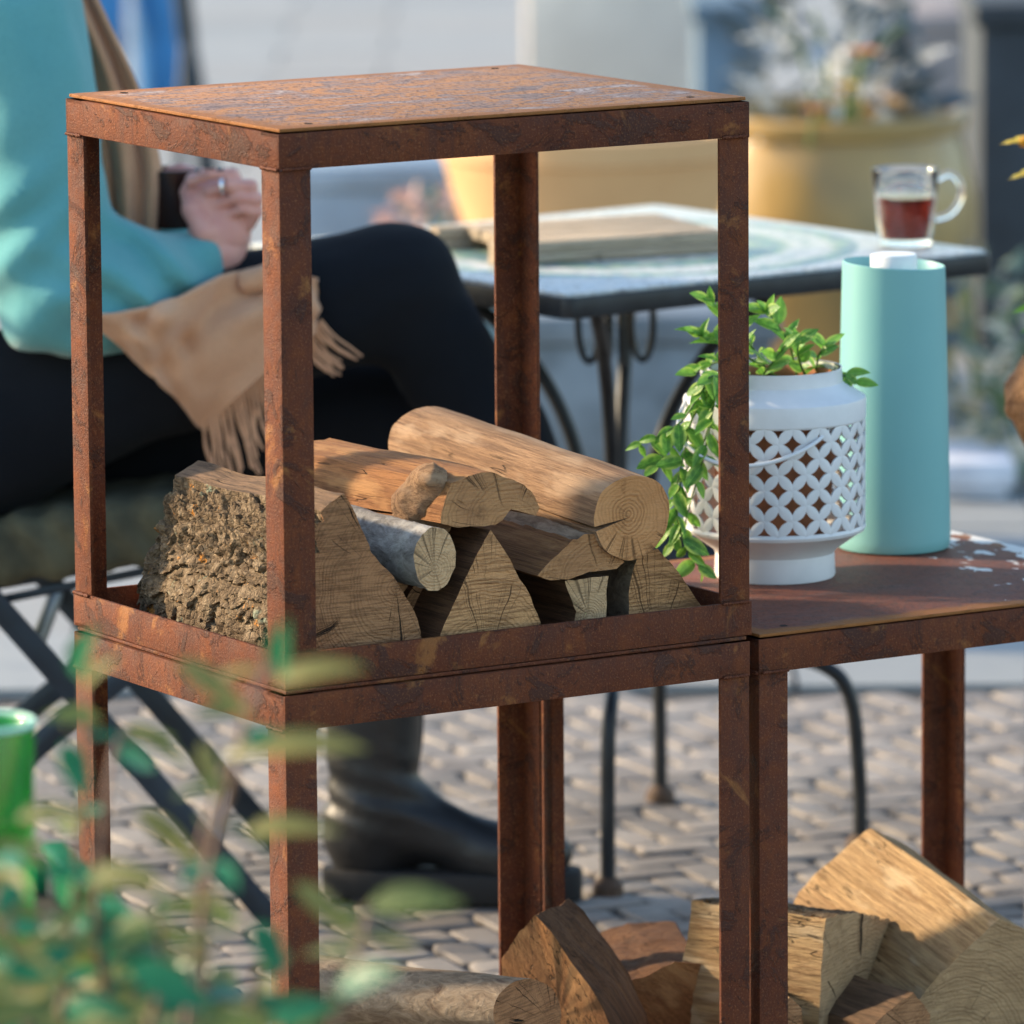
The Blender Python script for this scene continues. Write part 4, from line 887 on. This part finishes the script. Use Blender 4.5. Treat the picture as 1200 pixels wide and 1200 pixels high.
link('lip', tube('lip', [V(.0425*math.cos(a), .0425*math.sin(a), htop) for a in [2*math.pi*k/36 for k in range(37)]], .0024, 8), link_t, [simple('lip_highlight', (.45, .75, .60), .08, spec=.8)])  # pale colour paints the highlight along the green glass rim
link('body', lathe('body', [(0, 0), (.036, 0), (.040, .004), (.040, htop*.55), (.0425, htop*.58), (.0425, htop*.62), (.041, htop*.65), (.0435, htop-.003), (.0425, htop), (.0395, htop-.003), (.037, htop*.6), (.036, .008), (0, .006)], 40, 50), link_t, [GGLASS])

# ------------------------------------------------------------------ background
OLIVE = None
def glaze(name, a, b, rough=.3, sc_=4):
    t = NT(name); c = t.mix(t.sstep(t.noise(sc_, 4, dist=.6), .35, .65), a, b); t.bump(t.noise(20, 3), .15, .01); return t.set(c, rough, 0, .5)
def pot_thing(name, label, cx, yd, prof, mat, cat='pot', group=None, soil=None):
    c = G(cx, 0, 0); c = V((cx-600)/F_PX*yd*1.0, yd, 0); k = P(cx, 300, yd); c.x = k.x; c.z = .003
    t = thing(name, c, label, cat, group); b = link('vessel', lathe('vessel', prof, 56, 40), t, [mat])
    if soil: link('soil', lathe('soil', [(soil[0], soil[1]), (soil[0]*.5, soil[1]+.012), (0, soil[1]+.015)], 24, 60), t, [SOIL])
    return t, c
_, c1 = pot_thing('conical_planter', 'large tan conical planter behind the mosaic table', 692, 11.4, [(0, 0), (.10, 0), (.105, .02), (.16, .22), (.235, .47), (.252, .53), (.262, .535), (.262, .575), (.248, .578), (.238, .555), (.10, .05), (0, .05)], glaze('tan_clay', (.66, .39, .18), (.60, .34, .15), .7), soil=(.238, .55))
_, c2 = pot_thing('glazed_pot', 'big round olive-yellow glazed pot filled with silver foliage', 976, 12.0, [(r_*1.05, z_) for r_, z_ in [(0, 0), (.17, 0), (.18, .02), (.225, .14), (.250, .28), (.248, .38), (.225, .485), (.215, .505), (.228, .512), (.232, .535), (.222, .545), (.208, .535), (.20, .48), (0, .47)]], glaze('olive_glaze', (.45, .29, .10), (.27, .19, .08), .28, 3), soil=(.20, .485))
def foliage_plant(name, label, base, rad, hgt, n, mats, L, seed, stems=7, flat=1., group=None):
    rr = random.Random(seed); t = thing(name, base, label, 'plant', group); ms_ = [leaf_mesh('leaf', w, .2, .3, m) for m in mats for w in (.38, .55)]
    for k in range(stems):
        a = 6.28*k/stems; e = V(math.cos(a)*rad*.7, math.sin(a)*rad*.7, hgt*rr.uniform(.6, .95)); link('stem', tube('stem', spline([V(math.cos(a)*.02, math.sin(a)*.02, -.01), e*.5+V(0, 0, hgt*.15), e], 4), .004, 5), t, [STEM_G])
    for k in range(n):
        a = rr.uniform(0, 6.28); c_ = rr.uniform(.05, 1); s_ = math.sqrt(1-(c_*.9)**2)*rr.uniform(.55, 1)
        p = V(math.cos(a)*s_*rad, math.sin(a)*s_*rad, c_*hgt); o = link('leaf', rr.choice(ms_), t); l = L*rr.uniform(.7, 1.3)
        o.matrix_basis = Matrix.Translation(p) @ orient(V(math.cos(a)*rr.uniform(.3, 1), math.sin(a)*rr.uniform(.3, 1), rr.uniform(-.2, 1)), V(rr.uniform(-1, 1), rr.uniform(-1, 1), 1)) @ Matrix.Diagonal((l, l, l, 1))
    return t
SILV = leaf_mat('silver_leaf', (.34, .38, .40), (.52, .55, .57), None, .7, .15); GREYL = leaf_mat('grey_green_leaf', (.15, .22, .17), (.27, .33, .26), None, .7, .2); DKL = leaf_mat('slate_leaf', (.06, .09, .11), (.12, .16, .19), None, .6, .2)
foliage_plant('silver_plant', 'mound of silvery blue foliage growing in the olive glazed pot', V(c2.x, c2.y, .49), .185, .30, 150, [SILV, DKL], .075, 3)
def flower(label, base, hgt, col, seed, group, petals=7, r=.028, name='flower'):
    t = thing(name, base, label, 'flower', group); top_ = V(.01, 0, hgt); link('stem', tube('stem', spline([V(0, 0, 0), V(.004, 0, hgt*.5), top_], 4), .003, 5), t, [STEM_G]); m = simple(name+'_petal', col, .6, var=.2); pm = leaf_mesh('petal', .6, .1, .2, m)
    for k in range(petals):
        a = 6.28*k/petals; o = link('petal', pm, t); o.matrix_basis = Matrix.Translation(top_) @ orient(V(math.cos(a), math.sin(a), .5), EZ) @ Matrix.Diagonal((r, r, r, 1))
    link('heart', lathe('heart', [(0, .012), (.008, .009), (.010, 0), (0, -.004)], 12), t, [simple(name+'_heart', (.5, .25, .03), .8)], top_); return t
p_ = P(985, 100, 11.80)
flower('yellow bloom at the front of the silver foliage', V(p_.x, p_.y, .50), .10, (.75, .52, .04), 1, 'blooms in the glazed pot', 9, .045)
p_ = P(1003, 70, 11.78); flower('orange bloom just above the yellow one in the silver foliage', V(p_.x, p_.y, .50), .165, (.75, .20, .07), 2, 'blooms in the glazed pot', 9, .035)
p_ = P(948, 112, 11.76); flower('small reddish bloom at the rim of the glazed pot', V(p_.x, p_.y, .50), .065, (.60, .18, .10), 3, 'blooms in the glazed pot', 8, .032)
def block(name, label, x0, x1, ytop, yd, depth, mat, cat='planter', zt=None, cap_=True):
    a, b = P(x0, 300, yd), P(x1, 300, yd); z = P((x0+x1)/2, ytop, yd).z if zt is None else zt; t = thing(name, V((a.x+b.x)/2, yd+depth/2, .003), label, cat); w = (b.x-a.x)/2
    link('body', box_mesh('body', (-w, -depth/2, 0), (w, depth/2, z-.045), .008), t, [mat]); link('rim', box_mesh('rim', (-w-.012, -depth/2-.012, z-.044), (w+.012, depth/2+.012, z), .006), t, [mat]); return t
SLATE = simple('slate_grey', (.030, .042, .055), .7, var=.3, scale=5, bump=.2, bscale=20); BLUEG = simple('blue_grey', (.10, .165, .23), .65, var=.25, scale=6, bump=.2, bscale=20); BEIGE = simple('beige_stone', (.72, .64, .55), .8, var=.12, scale=4, bump=.2, bscale=20); MAUVE = simple('grey_brown_stone', (.26, .235, .235), .8, var=.2, scale=4)
block('slate_planter', 'dark slate planter box at the upper right', 1148, 1420, 6, 12.6, .5, SLATE)
block('stone_bench', 'grey-brown stone block between the glazed pot and the dark planter', 1035, 1180, 18, 14.5, .5, MAUVE, 'stone')
block('stone_pillar', 'beige stone pillar behind the tan planter', 618, 812, -160, 15.5, .4, BEIGE, 'pillar')
block('blue_planter', 'blue-grey planter box between the beige pillar and the glazed pot', 818, 900, 6, 14.8, .35, BLUEG)
block('low_trough', 'low blue-grey trough on the ground behind the mosaic table', 585, 905, 372, 10.4, .30, simple('grey_zinc', (.17, .205, .235), .6, var=.3, scale=7, bump=.2, bscale=20))
block('long_trough', 'long pale blue trough behind the seated person', 330, 545, 196, 12.4, .35, simple('pale_blue', (.26, .34, .42), .6, var=.2, scale=5))
foliage_plant('pink_plant', 'pinkish flowering plant in the long pale trough behind the person', V(P(508, 260, 12.2).x, 12.2, P(508, 268, 12.2).z), .09, .07, 60, [leaf_mat('pink_leaf', (.55, .32, .30), (.62, .50, .42), None, .7, .2)], .04, 8, 4)
pot_thing('round_pot', 'small teal-grey round pot just above the left edge of the mosaic table', 522, 9.9, [(0, 0), (.07, 0), (.09, .06), (.11, .2), (.11, .44), (.10, .545), (.07, .575), (.03, .583), (0, .584)], simple('teal_grey', (.13, .21, .23), .5))
foliage_plant('grey_shrub', 'grey-green low shrub standing at the right behind the teal jug', V(P(1150, 500, 11.4).x, 11.4, .0), .20, .34, 170, [GREYL, DKL], .06, 5)
foliage_plant('pale_shrub', 'pale cream-tipped shrub at the right edge beside the grey-green one', V(P(1215, 520, 11.2).x, 11.2, .0), .16, .26, 110, [GREYL, leaf_mat('cream_leaf', (.50, .45, .34), (.60, .54, .40), None, .7, .2)], .055, 6)
block('white_tray', 'pale bluish-white tray lying on the pavement at the right', 1098, 1182, 543, 10.95, .22, simple('bluish_white', (.62, .66, .74), .6), 'tray')
def rubble(label, px, py, yd, r, mat, seed, name='stone', cat='stone', group=None):
    c = P(px, py, yd); z = r*.75
    f_ = lambda X: ell(X, (0, 0, z), (r, r*.8, r*.75))+r*.14*vnoise(X, 3/r, seed)
    o = link(name, nets(name, f_, (-r*1.4, -r*1.3, -r*.3), (r*1.4, r*1.3, r*1.9), r/7, (0, 0, 0)), None, [mat], V(c.x, yd, 0)); return tag(o, label, cat, group)
CREAM = simple('cream_stone', (.62, .55, .42), .8, var=.2, scale=20)
rubble('cream stone beside the pale tray, nearer the teal jug', 1125, 520, 11.2, .055, CREAM, 1); rubble('cream stone at the right end of the pale tray', 1172, 520, 11.15, .05, CREAM, 2)
# potted flowers on a plinth just outside the frame
BROWNP = bark_mat('bark_brown', (.25, .12, .05), (.33, .17, .075), (.11, .05, .025))
pl = thing('stone_plinth', V(.735, 7.60, .0), 'stone plinth under the brown pot at the right edge', 'plinth'); link('body', box_mesh('body', (-.145, -.17, 0), (.145, .17, .54), .006), pl, [MAUVE]); pl.rotation_euler = (0, 0, -.075)
bp = V(.672, 7.58, .541); q = thing('bark_pot', bp, 'rough orange-brown pot with yellow flowers cut off by the right edge', 'pot')
def pot_d(X):
    d = cap(X, (0, 0, .045), (0, 0, .105), .078, .108); d = np.maximum(d, -X[..., 2]); d = np.maximum(d, X[..., 2]-.165); d = np.maximum(d, -cap(X, (0, 0, .15), (0, 0, .25), .075, .085)); return d+.006*vnoise(X, 70, 4)+.004*vnoise(X, 160, 7)
link('vessel', nets('vessel', pot_d, (-.14, -.14, -.01), (.14, .14, .20), .0055, (0, 0, 0)), q, [BROWNP]); link('soil', lathe('soil', [(.07, .13), (0, .14)], 20), q, [SOIL])
for k, (px, py, yd, lab) in enumerate(((1192, 162, 7.58, 'yellow bloom at the right edge beside the glass mug'), (1222, 120, 7.6, 'yellow bloom just outside the right edge above the brown pot'), (1196, 190, 7.56, 'lower yellow bud at the right edge'))):
    t_ = P(px, py, yd); flower(lab, V(bp.x+.02*(k-1), bp.y, .67), t_.z-.67, (.78, .52, .02), k, 'yellow blooms in the brown pot', 10, .032, 'yellow_flower').rotation_euler = (0, math.atan2(t_.x-bp.x-.02*(k-1), t_.z-.67), 0)
foliage_plant('pot_greenery', 'green leaves in the brown pot at the right edge', V(bp.x, bp.y, .675), .05, .26, 30, [VLEAF], .05, 9, 5)
# walker far behind
wy = 17.0; wx = P(155, 60, wy).x; wo = V(wx, wy, 0); walk = thing('person', wo, 'distant standing person in bright blue jeans at the upper left', 'person')
JEANS = simple('blue_denim', (.04, .20, .46), .85, var=.2, scale=6); COATM = simple('dark_coat', (.03, .035, .05), .9)
W3 = lambda x, y_, z: (wx+x, wy+y_, z)
jd = lambda X: smin(smin(cap(X, W3(-.085, -.05, .09), W3(-.085, -.03, .48), .066, .078), cap(X, W3(-.085, -.03, .48), W3(-.05, 0, .88), .075, .095), .03), smin(smin(cap(X, W3(.07, .08, .09), W3(.07, .04, .48), .066, .078), cap(X, W3(.07, .04, .48), W3(.05, .0, .88), .075, .095), .03), ell(X, W3(0, 0, .93), (.16, .12, .12)), .04), .02)
link('jeans', nets('jeans', jd, W3(-.25, -.25, .03), W3(.25, .25, 1.08), .016, wo), walk, [JEANS])
cd_ = lambda X: smin(smin(cap(X, W3(0, 0, .95), W3(0, 0, 1.32), .14, .15), ell(X, W3(0, 0, 1.38), (.21, .12, .09)), .05), smin(smin(cap(X, W3(.2, 0, 1.36), W3(.25, -.02, 1.08), .06, .055), cap(X, W3(.25, -.02, 1.08), W3(.2, -.12, .88), .052, .042), .02), smin(cap(X, W3(-.2, 0, 1.36), W3(-.25, .02, 1.08), .06, .055), cap(X, W3(-.25, .02, 1.08), W3(-.22, -.1, .85), .052, .042), .02), .005), .02)
link('coat', nets('coat', cd_, W3(-.38, -.28, .78), W3(.38, .28, 1.52), .018, wo), walk, [COATM])
bd = lambda X: smin(smin(smin(ell(X, W3(0, 0, 1.61), (.075, .09, .115)), cap(X, W3(0, 0, 1.40), W3(0, 0, 1.55), .05, .048), .03), cap(X, W3(0, -.085, 1.60), W3(0, -.10, 1.585), .010, .013), .01), smin(ell(X, W3(.18, -.15, .82), (.03, .035, .06)), ell(X, W3(-.21, -.13, .79), (.03, .035, .06)), .002), .002)
link('body', nets('body', bd, W3(-.3, -.25, .68), W3(.3, .2, 1.76), .014, wo), walk, [SKIN])
link('hair', nets('hair', lambda X: np.maximum(ell(X, W3(0, .015, 1.645), (.09, .10, .105)), -ell(X, W3(0, -.10, 1.58), (.07, .07, .09))), W3(-.12, -.12, 1.5), W3(.12, .14, 1.78), .012, wo), walk, [simple('dark_hair', (.03, .02, .015), .5)])
for x, y_ in ((-.085, -.05), (.07, .08)):
    link('shoe', nets('shoe', lambda X: np.maximum(smin(ell(X, W3(x, y_+.01, .06), (.045, .06, .06)), ell(X, W3(x, y_-.09, .035), (.042, .09, .04)), .03), .004-X[..., 2]), W3(x-.08, y_-.22, -.01), W3(x+.08, y_+.1, .16), .010, wo), walk, [RUBBER])
# slim dark stand
sy = 14.0; s0 = P(220, 30, sy); stn = thing('metal_stand', V(s0.x, sy, 0), 'slim dark metal stand far behind the rack, right of the blue jeans', 'stand')
so_ = stn.location
link('head', tube('head', [V(0, 0, s0.z-.04), V(-.01, 0, s0.z+.06), V(0, 0, s0.z+.2)], .022, 8), stn, [NAVY])
for dx, dy in ((.075, -.05), (-.03, -.12), (.03, .14)): link('leg', tube('leg', [V(0, 0, s0.z), V(dx*.6, dy*.6, s0.z*.5), V(dx, dy, .0)], .013, 8), stn, [NAVY])
